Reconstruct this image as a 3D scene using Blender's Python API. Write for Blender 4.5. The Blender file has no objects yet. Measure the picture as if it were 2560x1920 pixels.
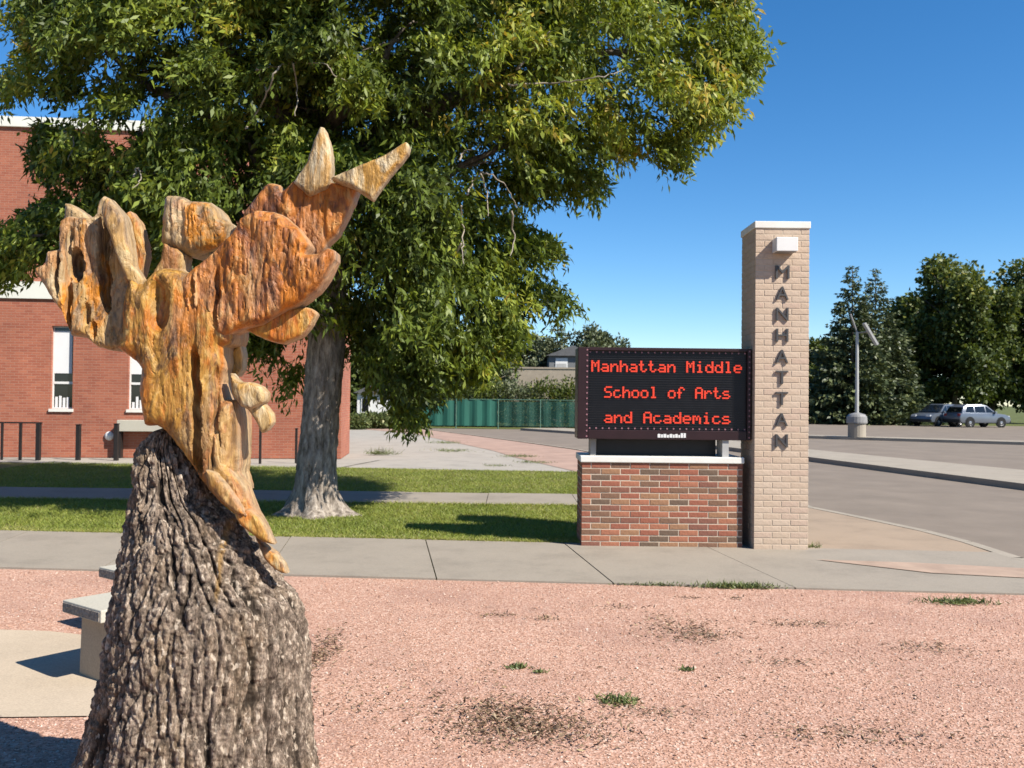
import bpy, bmesh, math, random
import numpy as np
from mathutils import Vector, Matrix, noise, Euler
from mathutils.geometry import delaunay_2d_cdt
R = math.radians
random.seed(7); rng = np.random.default_rng(7)
sc = bpy.context.scene
col = sc.collection

# ------------------------------------------------------------------ camera
FPX = 2304.0
cam_d = bpy.data.cameras.new('camera'); cam = bpy.data.objects.new('camera', cam_d); col.objects.link(cam)
cam_d.sensor_width = 36.0; cam_d.lens = 36.0*FPX/2560.0; cam_d.clip_end = 3000; cam_d.clip_start = 0.05
cam_d.dof.use_dof = True; cam_d.dof.focus_distance = 3.7; cam_d.dof.aperture_fstop = 8.0
CM = Matrix.Rotation(R(91.0), 3, 'X') @ Matrix.Rotation(R(0.6), 3, 'Z')
cam.location = (0, 0, 1.6); cam.rotation_euler = CM.to_euler()
sc.camera = cam
# ------------------------------------------------------------------ sky and sun
SUN_A, SUN_E = 58.0, 42.0
S = Vector((math.cos(R(SUN_E))*math.sin(R(SUN_A)), -math.cos(R(SUN_E))*math.cos(R(SUN_A)), math.sin(R(SUN_E))))
w = bpy.data.worlds.new('World'); sc.world = w; w.use_nodes = True
nt = w.node_tree; nt.nodes.clear()
sky = nt.nodes.new('ShaderNodeTexSky'); sky.sky_type = 'NISHITA'; sky.sun_disc = False
sky.sun_elevation = R(SUN_E); sky.sun_rotation = R(180-SUN_A)
sky.altitude = 1500; sky.air_density = 1.0; sky.dust_density = 0.3; sky.ozone_density = 3.0
bg = nt.nodes.new('ShaderNodeBackground'); bg.inputs['Strength'].default_value = 0.086
wo = nt.nodes.new('ShaderNodeOutputWorld')
hs = nt.nodes.new('ShaderNodeHueSaturation'); hs.inputs['Saturation'].default_value = 1.3
nt.links.new(sky.outputs[0], hs.inputs['Color']); nt.links.new(hs.outputs[0], bg.inputs[0]); nt.links.new(bg.outputs[0], wo.inputs[0])
sd = bpy.data.lights.new('sun', 'SUN'); sd.energy = 5.0; sd.angle = R(0.5); sd.color = (1, 0.94, 0.84)
so = bpy.data.objects.new('sun', sd); col.objects.link(so); so.rotation_euler = S.to_track_quat('Z', 'Y').to_euler()
so.location = (20, -15, 30)
sc.view_settings.view_transform = 'Standard'; sc.view_settings.look = 'None'
sc.view_settings.exposure = 1.0; sc.view_settings.gamma = 1; sc.view_settings.use_curve_mapping = False
sc.render.engine = 'CYCLES'
sc.cycles.max_bounces = 6; sc.cycles.transparent_max_bounces = 6

# ------------------------------------------------------------------ helpers
def ray(px, py): return CM @ Vector(((px-1280)/FPX, -(py-960)/FPX, -1))
def at(px, py, Y):
    d = ray(px, py); t = Y/d.y
    return Vector((d.x*t, Y, 1.6+d.z*t))
def gnd(px, py, z=0.0):
    d = ray(px, py); t = (z-1.6)/d.z
    return (d.x*t, d.y*t)

def tag(o, label=None, cat=None, group=None, kind=None):
    if label: o['label'] = label
    if cat: o['category'] = cat
    if group: o['group'] = group
    if kind: o['kind'] = kind
    return o
def empty(name, loc, label, cat, group=None, rz=0):
    o = bpy.data.objects.new(name, None); col.objects.link(o); o.location = loc; o.rotation_euler.z = rz
    o.empty_display_size = 0.1
    return tag(o, label, cat, group)
def link(name, me, mat=None, parent=None, loc=None, smooth=False):
    if mat and not me.materials: me.materials.append(mat)
    o = bpy.data.objects.new(name, me); col.objects.link(o)
    if parent: o.parent = parent
    if loc is not None: o.location = loc
    if smooth: me.shade_smooth()
    return o
def np_mesh(name, V, F, tint=None):
    V = np.asarray(V, dtype=np.float32); F = np.asarray(F, dtype=np.int32)
    me = bpy.data.meshes.new(name); n, k = F.shape
    me.vertices.add(len(V)); me.vertices.foreach_set('co', V.ravel())
    me.loops.add(n*k); me.loops.foreach_set('vertex_index', F.ravel())
    me.polygons.add(n); me.polygons.foreach_set('loop_start', np.arange(0, n*k, k, dtype=np.int32))
    me.polygons.foreach_set('loop_total', np.full(n, k, dtype=np.int32))
    if tint is not None:
        a = me.attributes.new('tint', 'FLOAT', 'POINT'); a.data.foreach_set('value', np.asarray(tint, dtype=np.float32))
    me.update(calc_edges=True); me.validate()
    return me
class MB:
    def __init__(s): s.v = []; s.f = []
    def quad(s, a, b, c, d):
        n = len(s.v); s.v += [tuple(a), tuple(b), tuple(c), tuple(d)]; s.f.append((n, n+1, n+2, n+3)); return s
    def box(s, x0, y0, z0, x1, y1, z1, ch=0.0):
        if ch <= 0:
            n = len(s.v)
            s.v += [(x, y, z) for z in (z0, z1) for x, y in ((x0, y0), (x1, y0), (x1, y1), (x0, y1))]
            s.f += [tuple(n+i for i in q) for q in ((3, 2, 1, 0), (4, 5, 6, 7), (0, 1, 5, 4), (1, 2, 6, 5), (2, 3, 7, 6), (3, 0, 4, 7))]
        else:
            bm = bmesh.new(); bmesh.ops.create_cube(bm, size=1)
            for v in bm.verts:
                v.co = ((x0+x1)/2+v.co.x*(x1-x0), (y0+y1)/2+v.co.y*(y1-y0), (z0+z1)/2+v.co.z*(z1-z0))
            bmesh.ops.bevel(bm, geom=bm.edges[:], offset=ch, segments=2, affect='EDGES', profile=0.5)
            s.bm(bm)
        return s
    def bm(s, bm):
        n = len(s.v); bm.verts.index_update(); s.v += [tuple(v.co) for v in bm.verts]
        s.f += [tuple(n+v.index for v in f.verts) for f in bm.faces]; bm.free(); return s
    def tube(s, pts, rad, k=8, caps=True):
        pts = [Vector(p) for p in pts]
        if not hasattr(rad, '__len__'): rad = [rad]*len(pts)
        rings = []; up = None
        for i, p in enumerate(pts):
            t = (pts[min(i+1, len(pts)-1)]-pts[max(i-1, 0)]).normalized()
            if up is None: up = t.orthogonal().normalized()
            up = (up - t*up.dot(t)).normalized(); b = t.cross(up)
            n = len(s.v); rings.append(n)
            for j in range(k):
                a = 2*math.pi*j/k
                s.v.append(tuple(p+(up*math.cos(a)+b*math.sin(a))*rad[i]))
        for i in range(len(rings)-1):
            for j in range(k):
                s.f.append((rings[i]+j, rings[i]+(j+1) % k, rings[i+1]+(j+1) % k, rings[i+1]+j))
        if caps:
            s.f.append(tuple(rings[0]+j for j in reversed(range(k)))); s.f.append(tuple(rings[-1]+j for j in range(k)))
        return s
    def lathe(s, prof, c=(0, 0), k=24):
        rings = []
        for r, z in prof:
            n = len(s.v); rings.append(n)
            for j in range(k):
                a = 2*math.pi*j/k; s.v.append((c[0]+r*math.cos(a), c[1]+r*math.sin(a), z))
        for i in range(len(rings)-1):
            for j in range(k): s.f.append((rings[i]+j, rings[i]+(j+1) % k, rings[i+1]+(j+1) % k, rings[i+1]+j))
        s.f.append(tuple(rings[0]+j for j in reversed(range(k)))); s.f.append(tuple(rings[-1]+j for j in range(k)))
        return s
    def prism(s, poly, z0, z1, top_only=False):
        n = len(s.v); m = len(poly)
        area = sum(poly[i][0]*poly[(i+1) % m][1]-poly[(i+1) % m][0]*poly[i][1] for i in range(m))
        if area < 0: poly = poly[::-1]
        s.v += [(p[0], p[1], z1) for p in poly]; s.f.append(tuple(n+i for i in range(m)))
        if not top_only:
            s.v += [(p[0], p[1], z0) for p in poly]; s.f.append(tuple(n+m+i for i in reversed(range(m))))
            for i in range(m):
                j = (i+1) % m; s.f.append((n+i, n+m+i, n+m+j, n+j))
        return s
    def build(s, name, mat, parent=None, loc=None, smooth=False):
        me = bpy.data.meshes.new(name); me.from_pydata(s.v, [], s.f); me.update()
        return link(name, me, mat, parent, loc, smooth)

# ------------------------------------------------------------------ materials
def lin(r, g, b):
    f = lambda c: (c/255/12.92) if c/255 <= 0.04045 else ((c/255+0.055)/1.055)**2.4
    return (f(r), f(g), f(b))
class NT:
    def __init__(s, name):
        s.m = bpy.data.materials.new(name); s.m.use_nodes = True; s.t = s.m.node_tree; s.t.nodes.clear()
        s.out = s.n('ShaderNodeOutputMaterial'); s.b = s.n('ShaderNodeBsdfPrincipled'); s.l(s.b.outputs[0], s.out.inputs[0])
        s.b.inputs['Specular IOR Level'].default_value = 0.3
    def n(s, t, **k):
        x = s.t.nodes.new(t)
        for a, v in k.items(): setattr(x, a, v)
        return x
    def l(s, a, b): s.t.links.new(a, b)
    def coord(s, scale=(1, 1, 1), which='Object', rot=(0, 0, 0)):
        c = s.n('ShaderNodeTexCoord'); m = s.n('ShaderNodeMapping'); m.inputs['Scale'].default_value = scale; m.inputs['Rotation'].default_value = rot
        s.l(c.outputs[which], m.inputs[0]); return m.outputs[0]
    def noise(s, vec, scale, detail=4, rough=0.6, dist=0.0):
        x = s.n('ShaderNodeTexNoise'); x.inputs['Scale'].default_value = scale; x.inputs['Detail'].default_value = detail
        x.inputs['Roughness'].default_value = rough; x.inputs['Distortion'].default_value = dist; s.l(vec, x.inputs[0]); return x.outputs[0]
    def voro(s, vec, scale, feat='F1', out='Distance'):
        x = s.n('ShaderNodeTexVoronoi', feature=feat); x.inputs['Scale'].default_value = scale; s.l(vec, x.inputs['Vector']); return x.outputs[out]
    def ramp(s, fac, stops, interp='LINEAR'):
        x = s.n('ShaderNodeValToRGB'); r = x.color_ramp; r.interpolation = interp
        while len(r.elements) < len(stops): r.elements.new(0.5)
        for e, (p, c) in zip(r.elements, stops):
            e.position = p; e.color = (c[0], c[1], c[2], 1) if hasattr(c, '__len__') else (c, c, c, 1)
        s.l(fac, x.inputs[0]); return x.outputs[0]
    def mix(s, fac, a, b, mode='MIX'):
        x = s.n('ShaderNodeMix', data_type='RGBA', blend_type=mode)
        for sock, v in ((x.inputs[0], fac), (x.inputs[6], a), (x.inputs[7], b)):
            if isinstance(v, (int, float)): sock.default_value = v
            elif isinstance(v, tuple): sock.default_value = (*v[:3], 1)
            else: s.l(v, sock)
        return x.outputs[2]
    def bump(s, h, strength=0.4, dist=0.01, normal=None):
        x = s.n('ShaderNodeBump'); x.inputs['Strength'].default_value = strength; x.inputs['Distance'].default_value = dist
        s.l(h, x.inputs['Height'])
        if normal: s.l(normal, x.inputs['Normal'])
        return x.outputs[0]
    def done(s, color=None, rough=0.8, normal=None, metal=0, k=0.62):
        if color is not None:
            if isinstance(color, tuple): s.b.inputs['Base Color'].default_value = (color[0]*k, color[1]*k, color[2]*k, 1)
            else: s.l(s.mix(1.0, color, (k, k, k), 'MULTIPLY'), s.b.inputs['Base Color'])
        s.b.inputs['Roughness'].default_value = rough; s.b.inputs['Metallic'].default_value = metal
        if normal: s.l(normal, s.b.inputs['Normal'])
        return s.m
def simple(name, c, rough=0.7, var=0.25, scale=6, bump=0.15, bs=60, bd=0.004, metal=0, which='Object'):
    m = NT(name); v = m.coord(which=which)
    n = m.noise(v, scale, 6, 0.65)
    c1 = tuple(x*(1-var) for x in c); c2 = tuple(min(1, x*(1+var)) for x in c)
    colr = m.ramp(n, [(0.3, c1), (0.7, c2)])
    return m.done(colr, rough, m.bump(m.noise(v, bs, 4), bump, bd), metal)
def emis(name, c, st):
    m = NT(name); m.b.inputs['Emission Color'].default_value = (*c, 1); m.b.inputs['Emission Strength'].default_value = st
    return m.done((c[0]*0.3, c[1]*0.3, c[2]*0.3), 0.5)
def foliage(name, stops, trans=0.35):
    m = NT(name); a = m.n('ShaderNodeAttribute', attribute_name='tint')
    c = m.ramp(a.outputs['Fac'], stops)
    m.l(c, m.b.inputs['Base Color']); m.b.inputs['Roughness'].default_value = 0.5; m.b.inputs['Specular IOR Level'].default_value = 0.35
    t = m.n('ShaderNodeBsdfTranslucent'); m.l(m.mix(1.0, c, (1.0, 0.95, 0.45), 'MULTIPLY'), t.inputs[0])
    x = m.n('ShaderNodeMixShader'); x.inputs[0].default_value = trans
    m.l(m.b.outputs[0], x.inputs[1]); m.l(t.outputs[0], x.inputs[2]); m.l(x.outputs[0], m.out.inputs[0])
    return m.m
def brick_tex(name, c1, c2, mort, flip=False):
    m = NT(name); c = m.n('ShaderNodeTexCoord'); sp = m.n('ShaderNodeSeparateXYZ'); m.l(c.outputs['Object'], sp.inputs[0])
    ad = m.n('ShaderNodeMath', operation='ADD'); m.l(sp.outputs[0], ad.inputs[0]); m.l(sp.outputs[1], ad.inputs[1])
    cb = m.n('ShaderNodeCombineXYZ'); m.l(ad.outputs[0], cb.inputs[0]); m.l(sp.outputs[2], cb.inputs[1])
    b = m.n('ShaderNodeTexBrick'); m.l(cb.outputs[0], b.inputs['Vector'])
    b.inputs['Color1'].default_value = (*c1, 1); b.inputs['Color2'].default_value = (*c2, 1); b.inputs['Mortar'].default_value = (*mort, 1)
    b.inputs['Scale'].default_value = 1; b.inputs['Brick Width'].default_value = 0.213; b.inputs['Row Height'].default_value = 0.0677
    b.inputs['Mortar Size'].default_value = 0.006; b.inputs['Bias'].default_value = 0.0
    big = m.ramp(m.noise(c.outputs['Object'], 0.7, 5), [(0.3, (0.80, 0.80, 0.82)), (0.7, (1.14, 1.12, 1.10))])
    colr = m.mix(1.0, b.outputs[0], big, 'MULTIPLY')
    inv = m.n('ShaderNodeMath', operation='SUBTRACT'); inv.inputs[0].default_value = 1; m.l(b.outputs['Fac'], inv.inputs[1])
    return m.done(colr, 0.85, m.bump(inv.outputs[0], 0.6, 0.006))

MT = {}
# pink gravel bed
m = NT('pink_gravel'); v = m.coord()
cc = m.voro(v, 75, out='Color'); sx = m.n('ShaderNodeSeparateColor'); m.l(cc, sx.inputs[0])
c = m.ramp(sx.outputs[0], [(0.0, (0.40, 0.22, 0.15)), (0.35, (0.60, 0.34, 0.24)), (0.7, (0.70, 0.42, 0.31)), (1.0, (0.80, 0.56, 0.44))])
c = m.mix(m.ramp(m.noise(v, 0.9, 6, 0.65), [(0.45, 0.0), (0.75, 0.75)]), c, (0.42, 0.24, 0.185))
c = m.mix(m.ramp(m.noise(v, 2.2, 7, 0.7), [(0.60, 0.0), (0.72, 0.6)]), c, (0.24, 0.15, 0.11))
MT['gravel'] = m.done(c, 0.9, m.bump(m.voro(v, 75), 0.5, 0.008))
m = NT('pebble'); a = m.n('ShaderNodeAttribute', attribute_name='tint')
MT['pebble'] = m.done(m.ramp(a.outputs['Fac'], [(0, (0.37, 0.20, 0.135)), (0.3, (0.57, 0.32, 0.22)), (0.7, (0.68, 0.405, 0.295)), (0.94, (0.77, 0.54, 0.42)), (1, (0.84, 0.70, 0.60))]), 0.85)
# concrete
def concrete(name, c, stain=0.25):
    m = NT(name); v = m.coord(which='Object')
    n = m.noise(v, 1.3, 8, 0.7); n2 = m.noise(v, 90, 3, 0.6)
    k = m.ramp(n, [(0.25, tuple(x*(1-stain) for x in c)), (0.5, c), (0.8, tuple(min(1, x*1.1) for x in c))])
    k = m.mix(1.0, k, m.ramp(n2, [(0.3, 0.84), (0.7, 1.08)]), 'MULTIPLY')
    k = m.mix(m.ramp(m.noise(v, 5, 6, 0.75, 0.5), [(0.60, 0.0), (0.72, 0.35)]), k, tuple(x*0.6 for x in c))
    return m.done(k, 0.88, m.bump(n2, 0.3, 0.004))
MT['walk'] = concrete('sidewalk_concrete', (0.41, 0.355, 0.285))
MT['apron'] = concrete('tan_concrete', (0.46, 0.35, 0.25))
MT['pad'] = concrete('pad_concrete', (0.64, 0.52, 0.385), 0.15)
MT['bench'] = concrete('bench_concrete', (0.62, 0.58, 0.48), 0.12)
MT['benchleg'] = concrete('bench_leg_concrete', (0.58, 0.44, 0.30), 0.15)
MT['bench_rough'] = simple('rough_aggregate', (0.36, 0.31, 0.26), 0.95, 0.5, 60, 1.0, 45, 0.02)
MT['kerb'] = concrete('kerb_concrete', (0.46, 0.40, 0.32), 0.2)
MT['lot'] = concrete('pale_gravel_lot', (0.50, 0.455, 0.39), 0.25)
MT['pinkpath'] = simple('pink_path', (0.50, 0.34, 0.265), 0.9, 0.2, 1.2, 0.3, 50)
MT['pinkstrip'] = simple('faded_pink_strip', (0.50, 0.36, 0.27), 0.9, 0.2, 3, 0.3, 50)
MT['asphalt'] = simple('asphalt', (0.28, 0.228, 0.18), 0.9, 0.14, 0.8, 0.4, 120, 0.006)
MT['soil'] = simple('dry_grass_ground', (0.13, 0.15, 0.035), 0.95, 0.35, 0.4, 0.5, 20, 0.03)
MT['lawn'] = simple('lawn_soil', (0.20, 0.19, 0.06), 0.95, 0.35, 1.2, 0.6, 60, 0.02)
MT['white'] = simple('white_metal', (0.980, 0.95, 0.92), 0.5, 0.06, 3, 0.05)
MT['fascia'] = simple('white_fascia', (0.98, 0.95, 0.84), 0.6, 0.06, 1, 0.05)
MT['cap'] = simple('white_cap_stone', (0.980, 0.92, 0.84), 0.7, 0.08, 4, 0.15)
MT['mortar'] = simple('mortar', (0.74, 0.60, 0.46), 0.95, 0.15, 12, 0.4, 90)
MT['mortar_tan'] = simple('tan_mortar', (0.68, 0.54, 0.41), 0.95, 0.1, 12, 0.4, 90)
BR = [simple('brick_%s' % n, c, 0.85, 0.22, 25, 0.5, 70, 0.004) for n, c in (('red', (0.40, 0.14, 0.085)), ('orange_red', (0.48, 0.19, 0.11)), ('brown', (0.27, 0.145, 0.09)), ('umber', (0.20, 0.13, 0.088)), ('rust', (0.42, 0.22, 0.12)), ('plum', (0.30, 0.125, 0.085)))]
BT = [simple('tan_brick_%s' % n, c, 0.88, 0.12, 25, 0.6, 60, 0.005) for n, c in (('sand', (0.67, 0.505, 0.375)), ('pale', (0.70, 0.54, 0.41)), ('rose', (0.66, 0.485, 0.37)), ('buff', (0.69, 0.525, 0.395)))]
MT['wallbrick'] = brick_tex('school_brick', (0.53, 0.185, 0.108), (0.42, 0.13, 0.078), (0.50, 0.28, 0.20))
MT['letter'] = simple('grey_metal_letter', (0.10, 0.095, 0.095), 0.5, 0.1, 8, 0.05, metal=0.3)
MT['maroon'] = simple('maroon_frame', (0.035, 0.014, 0.016), 0.4, 0.2, 4, 0.05)
MT['screen'] = simple('dark_screen', (0.022, 0.022, 0.024), 0.45, 0.2, 10, 0.1)
MT['louvre'] = simple('louvre_black', (0.03, 0.026, 0.03), 0.4, 0.2, 10, 0.05)
MT['stud'] = simple('pink_stud', (0.42, 0.20, 0.23), 0.4, 0.2, 40, 0.05)
MT['led'] = emis('red_led', (1.0, 0.075, 0.035), 0.42)
MT['black'] = simple('black_paint', (0.02, 0.02, 0.021), 0.45, 0.2, 10, 0.1)
MT['rail'] = simple('dark_brown_rail', (0.028, 0.022, 0.02), 0.5, 0.2, 10, 0.1)
MT['grey'] = simple('grey_metal', (0.33, 0.32, 0.31), 0.5, 0.15, 4, 0.05)
MT['palegrey'] = simple('pale_grey_metal', (0.55, 0.54, 0.52), 0.5, 0.1, 4, 0.05)
MT['blind'] = simple('white_blind', (0.980, 0.98, 0.98), 0.7, 0.04, 3, 0.05)
m = NT('window_glass'); m.b.inputs['Specular IOR Level'].default_value = 0.6
MT['glass'] = m.done((0.012, 0.015, 0.018), 0.06)
# bark
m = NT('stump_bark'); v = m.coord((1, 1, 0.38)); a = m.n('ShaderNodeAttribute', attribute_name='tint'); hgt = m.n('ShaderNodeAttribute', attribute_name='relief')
n1 = m.noise(v, 30, 9, 0.78); n2 = m.noise(v, 6, 4); n3 = m.noise(v, 95, 4, 0.7)
c = m.ramp(n1, [(0.36, (0.05, 0.037, 0.028)), (0.46, (0.20, 0.15, 0.115)), (0.56, (0.35, 0.27, 0.205)), (0.68, (0.56, 0.46, 0.365))])
c = m.mix(m.ramp(n2, [(0.48, 0.0), (0.72, 0.45)]), c, (0.27, 0.175, 0.085))
c = m.mix(1.0, c, m.ramp(n3, [(0.32, 0.45), (0.5, 1.0), (0.66, 1.75)]), 'MULTIPLY')
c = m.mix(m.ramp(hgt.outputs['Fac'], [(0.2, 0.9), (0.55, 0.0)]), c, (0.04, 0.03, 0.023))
c = m.mix(m.ramp(a.outputs['Fac'], [(0.5, 0.0), (0.9, 0.9)]), c, m.ramp(n1, [(0.3, (0.28, 0.15, 0.05)), (0.7, (0.50, 0.33, 0.15))]))
fl = m.ramp(m.noise(m.coord((1, 1, 0.45)), 48, 2, 0.5), [(0.60, 0.0), (0.66, 0.85)])
c = m.mix(fl, c, m.ramp(n3, [(0.3, (0.42, 0.32, 0.23)), (0.7, (0.85, 0.72, 0.58))]))
m.b.inputs['Specular IOR Level'].default_value = 0.08
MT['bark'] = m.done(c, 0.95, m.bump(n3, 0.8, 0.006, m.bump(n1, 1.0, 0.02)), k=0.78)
def treebark(name, cols, sc_=(1, 1, 0.3), s=14):
    m = NT(name); v = m.coord(sc_); n = m.noise(v, s, 6, 0.7)
    return m.done(m.ramp(n, [(0.35, cols[0]), (0.5, cols[1]), (0.68, cols[2])]), 0.95, m.bump(n, 1.0, 0.04))
MT['trunk'] = treebark('tree_bark', [(0.13, 0.105, 0.08), (0.36, 0.30, 0.245), (0.66, 0.58, 0.49)])
MT['branch'] = treebark('branch_bark', [(0.10, 0.08, 0.06), (0.20, 0.165, 0.13), (0.34, 0.29, 0.24)])
MT['twig'] = simple('bare_grey_twig', (0.40, 0.34, 0.27), 0.9, 0.2, 12, 0.3)
# carved wood
def wood(name, cols, grey=0.5, gsc=(1, 1, 0.13), seed=0.0, s1=3.2):
    """cols: dark, mid, warm, light, accent"""
    m = NT(name); c0 = m.n('ShaderNodeTexCoord'); mp = m.n('ShaderNodeMapping'); mp.inputs['Location'].default_value = (seed, seed*0.7, seed*1.3)
    m.l(c0.outputs['Object'], mp.inputs[0]); v = mp.outputs[0]
    mg = m.n('ShaderNodeMapping'); mg.inputs['Scale'].default_value = gsc; m.l(v, mg.inputs[0]); g = mg.outputs[0]
    mh = m.n('ShaderNodeMapping'); mh.inputs['Scale'].default_value = (1, 1, 0.4); m.l(v, mh.inputs[0]); hh = mh.outputs[0]
    grain = m.noise(g, 60, 6, 0.7, 0.4); mid = m.noise(hh, 13, 6, 0.62, 1.3); big = m.noise(hh, s1*1.6, 5, 0.62, 0.8)
    c = m.ramp(mid, [(0.30, cols[0]), (0.43, cols[1]), (0.54, cols[2]), (0.66, cols[3])])
    c = m.mix(m.ramp(m.noise(hh, s1*2.3, 5, 0.65, 1.2), [(0.50, 0.0), (0.58, 0.9)]), c, m.ramp(mid, [(0.32, tuple(x*.6 for x in cols[4])), (0.56, cols[4])]))
    c = m.mix(m.ramp(big, [(0.50, 0.0), (0.58, grey)]), c, m.ramp(mid, [(0.32, (0.22, 0.16, 0.105)), (0.66, (0.58, 0.47, 0.32))]))
    c = m.mix(m.ramp(m.noise(hh, s1*3.4, 5, 0.7, 1.5), [(0.55, 0.0), (0.66, 0.85)]), c, (0.11, 0.055, 0.03))
    c = m.mix(1.0, c, m.ramp(grain, [(0.30, 0.42), (0.48, 0.92), (0.70, 1.25)]), 'MULTIPLY')
    a = m.n('ShaderNodeAttribute', attribute_name='tint')
    c = m.mix(m.ramp(a.outputs['Fac'], [(0.35, 0.0), (1.0, 0.5)]), c, m.ramp(grain, [(0.3, (0.42, 0.31, 0.19)), (0.7, (0.78, 0.62, 0.42))]))
    m.b.inputs['Specular IOR Level'].default_value = 0.35
    return m.done(c, 0.48, m.bump(grain, 0.7, 0.006, m.bump(mid, 0.7, 0.03)), k=0.60)
MT['w_ochre'] = wood('ochre_wood', [(0.15, 0.065, 0.02), (0.46, 0.21, 0.035), (0.60, 0.31, 0.055), (0.74, 0.46, 0.15), (0.66, 0.21, 0.02)], 0.30, seed=1.3)
MT['w_red'] = wood('red_brown_wood', [(0.12, 0.04, 0.02), (0.42, 0.135, 0.032), (0.62, 0.22, 0.035), (0.68, 0.36, 0.12), (0.74, 0.23, 0.015)], 0.28, seed=4.1)
MT['w_orange'] = wood('orange_wood', [(0.36, 0.12, 0.02), (0.60, 0.23, 0.03), (0.68, 0.33, 0.05), (0.70, 0.44, 0.15), (0.70, 0.19, 0.015)], 0.12, seed=7.7)
MT['w_grey'] = wood('weathered_wood', [(0.15, 0.085, 0.045), (0.42, 0.26, 0.12), (0.60, 0.35, 0.11), (0.70, 0.50, 0.25), (0.82, 0.29, 0.015)], 0.5, seed=2.9)
MT['w_tan'] = wood('pale_tan_wood', [(0.48, 0.28, 0.09), (0.66, 0.45, 0.20), (0.78, 0.59, 0.33), (0.82, 0.68, 0.46), (0.72, 0.36, 0.05)], 0.3, seed=9.2)
MT['leaf'] = foliage('narrow_leaf', [(0, (0.04, 0.058, 0.011)), (0.4, (0.12, 0.165, 0.024)), (0.75, (0.235, 0.28, 0.036)), (0.95, (0.36, 0.35, 0.05)), (1, (0.42, 0.31, 0.06))], 0.38)
MT['grassblade'] = foliage('grass_blade', [(0, (0.12, 0.16, 0.028)), (0.5, (0.23, 0.275, 0.05)), (0.85, (0.34, 0.34, 0.085)), (1, (0.48, 0.42, 0.2))], 0.4)
MT['farleaf'] = foliage('far_leaf', [(0, (0.025, 0.042, 0.011)), (0.5, (0.085, 0.115, 0.024)), (0.85, (0.17, 0.18, 0.035)), (1, (0.30, 0.25, 0.045))], 0.28)
MT['needle'] = foliage('spruce_needle', [(0, (0.025, 0.038, 0.018)), (0.6, (0.07, 0.09, 0.035)), (1, (0.13, 0.145, 0.055))], 0.1)
MT['juniper'] = foliage('juniper_leaf', [(0, (0.045, 0.058, 0.032)), (0.6, (0.115, 0.135, 0.065)), (1, (0.23, 0.225, 0.12))], 0.15)
MT['weed'] = foliage('weed_leaf', [(0, (0.06, 0.085, 0.03)), (0.6, (0.14, 0.17, 0.06)), (1, (0.30, 0.28, 0.13))], 0.2)
MT['litter'] = foliage('dry_litter', [(0, (0.09, 0.06, 0.04)), (0.6, (0.22, 0.15, 0.09)), (1, (0.40, 0.31, 0.18))], 0.1)

# ------------------------------------------------------------------ ground, roads, walks
def sheet(name, poly, z, mat, thick=0.0):
    b = MB(); b.prism(poly, z-thick, z, top_only=(thick == 0)); o = b.build(name, mat)
    return tag(o, kind='structure')
sheet('ground', [(-900, -300), (900, -300), (900, 1500), (-900, 1500)], -0.10, MT['soil'])
WN = lambda x: 8.134-0.0778*x            # near edge of the sidewalk
WF = lambda x: 10.36-0.0750*x            # its far edge
gravel_bed = sheet('gravel_bed', [(-16, -6), (12, -6), (9.5, 7.0), (6.4, 7.45), (5.4, WN(5.4)), (-16, WN(-16))], 0.0, MT['gravel'])
EDGE = [(9.5, 7.0), (6.6, 7.6), (5.6, 8.5), (5.2, 9.6), (5.22, 10.7), (5.13, 11.6), (4.8, 13.0), (4.5, 14.1), (4.25, 18), (3.5, 24), (2.1, 30.2), (0.19, 35.8), (-2.0, 42), (-4.6, 49), (-7.5, 53)]
sheet('road', EDGE+[(-7.5, 53.3), (10, 53.3), (12, 75), (90, 75), (90, 6.4), (30, 6.4)], -0.085, MT['asphalt'])
# the apron between sidewalk and road, with a real step down to the asphalt
ap = [(2.0, WF(2.0)-0.003), (5.19, WF(5.19))] + EDGE[4:8] + [(4.3, 17.0), (2.6, 15.4), (1.6, 12.0)]
sheet('apron', ap, 0.012, MT['apron'], 0.11)
b = MB(); ek = [Vector((x, y, 0)) for x, y in EDGE[:14]]
for i in range(len(ek)-1):
    p, q = ek[i], ek[i+1]; d = (q-p).normalized(); nrm = Vector((d.y, -d.x, 0))*0.14
    b.quad((p.x, p.y, 0.016), (p.x+nrm.x, p.y+nrm.y, 0.016), (q.x+nrm.x, q.y+nrm.y, 0.016), (q.x, q.y, 0.016))
    b.quad((p.x+nrm.x, p.y+nrm.y, 0.016), (p.x+nrm.x*1.15, p.y+nrm.y*1.15, -0.09), (q.x+nrm.x*1.15, q.y+nrm.y*1.15, -0.09), (q.x+nrm.x, q.y+nrm.y, 0.016))
tag(b.build('kerb', MT['kerb']), kind='structure')
sheet('pink_strip', [gnd(2040, 1404), gnd(2290, 1412), gnd(2600, 1428), gnd(2600, 1452), gnd(2330, 1438)], 0.022, MT['pinkstrip'])
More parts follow.
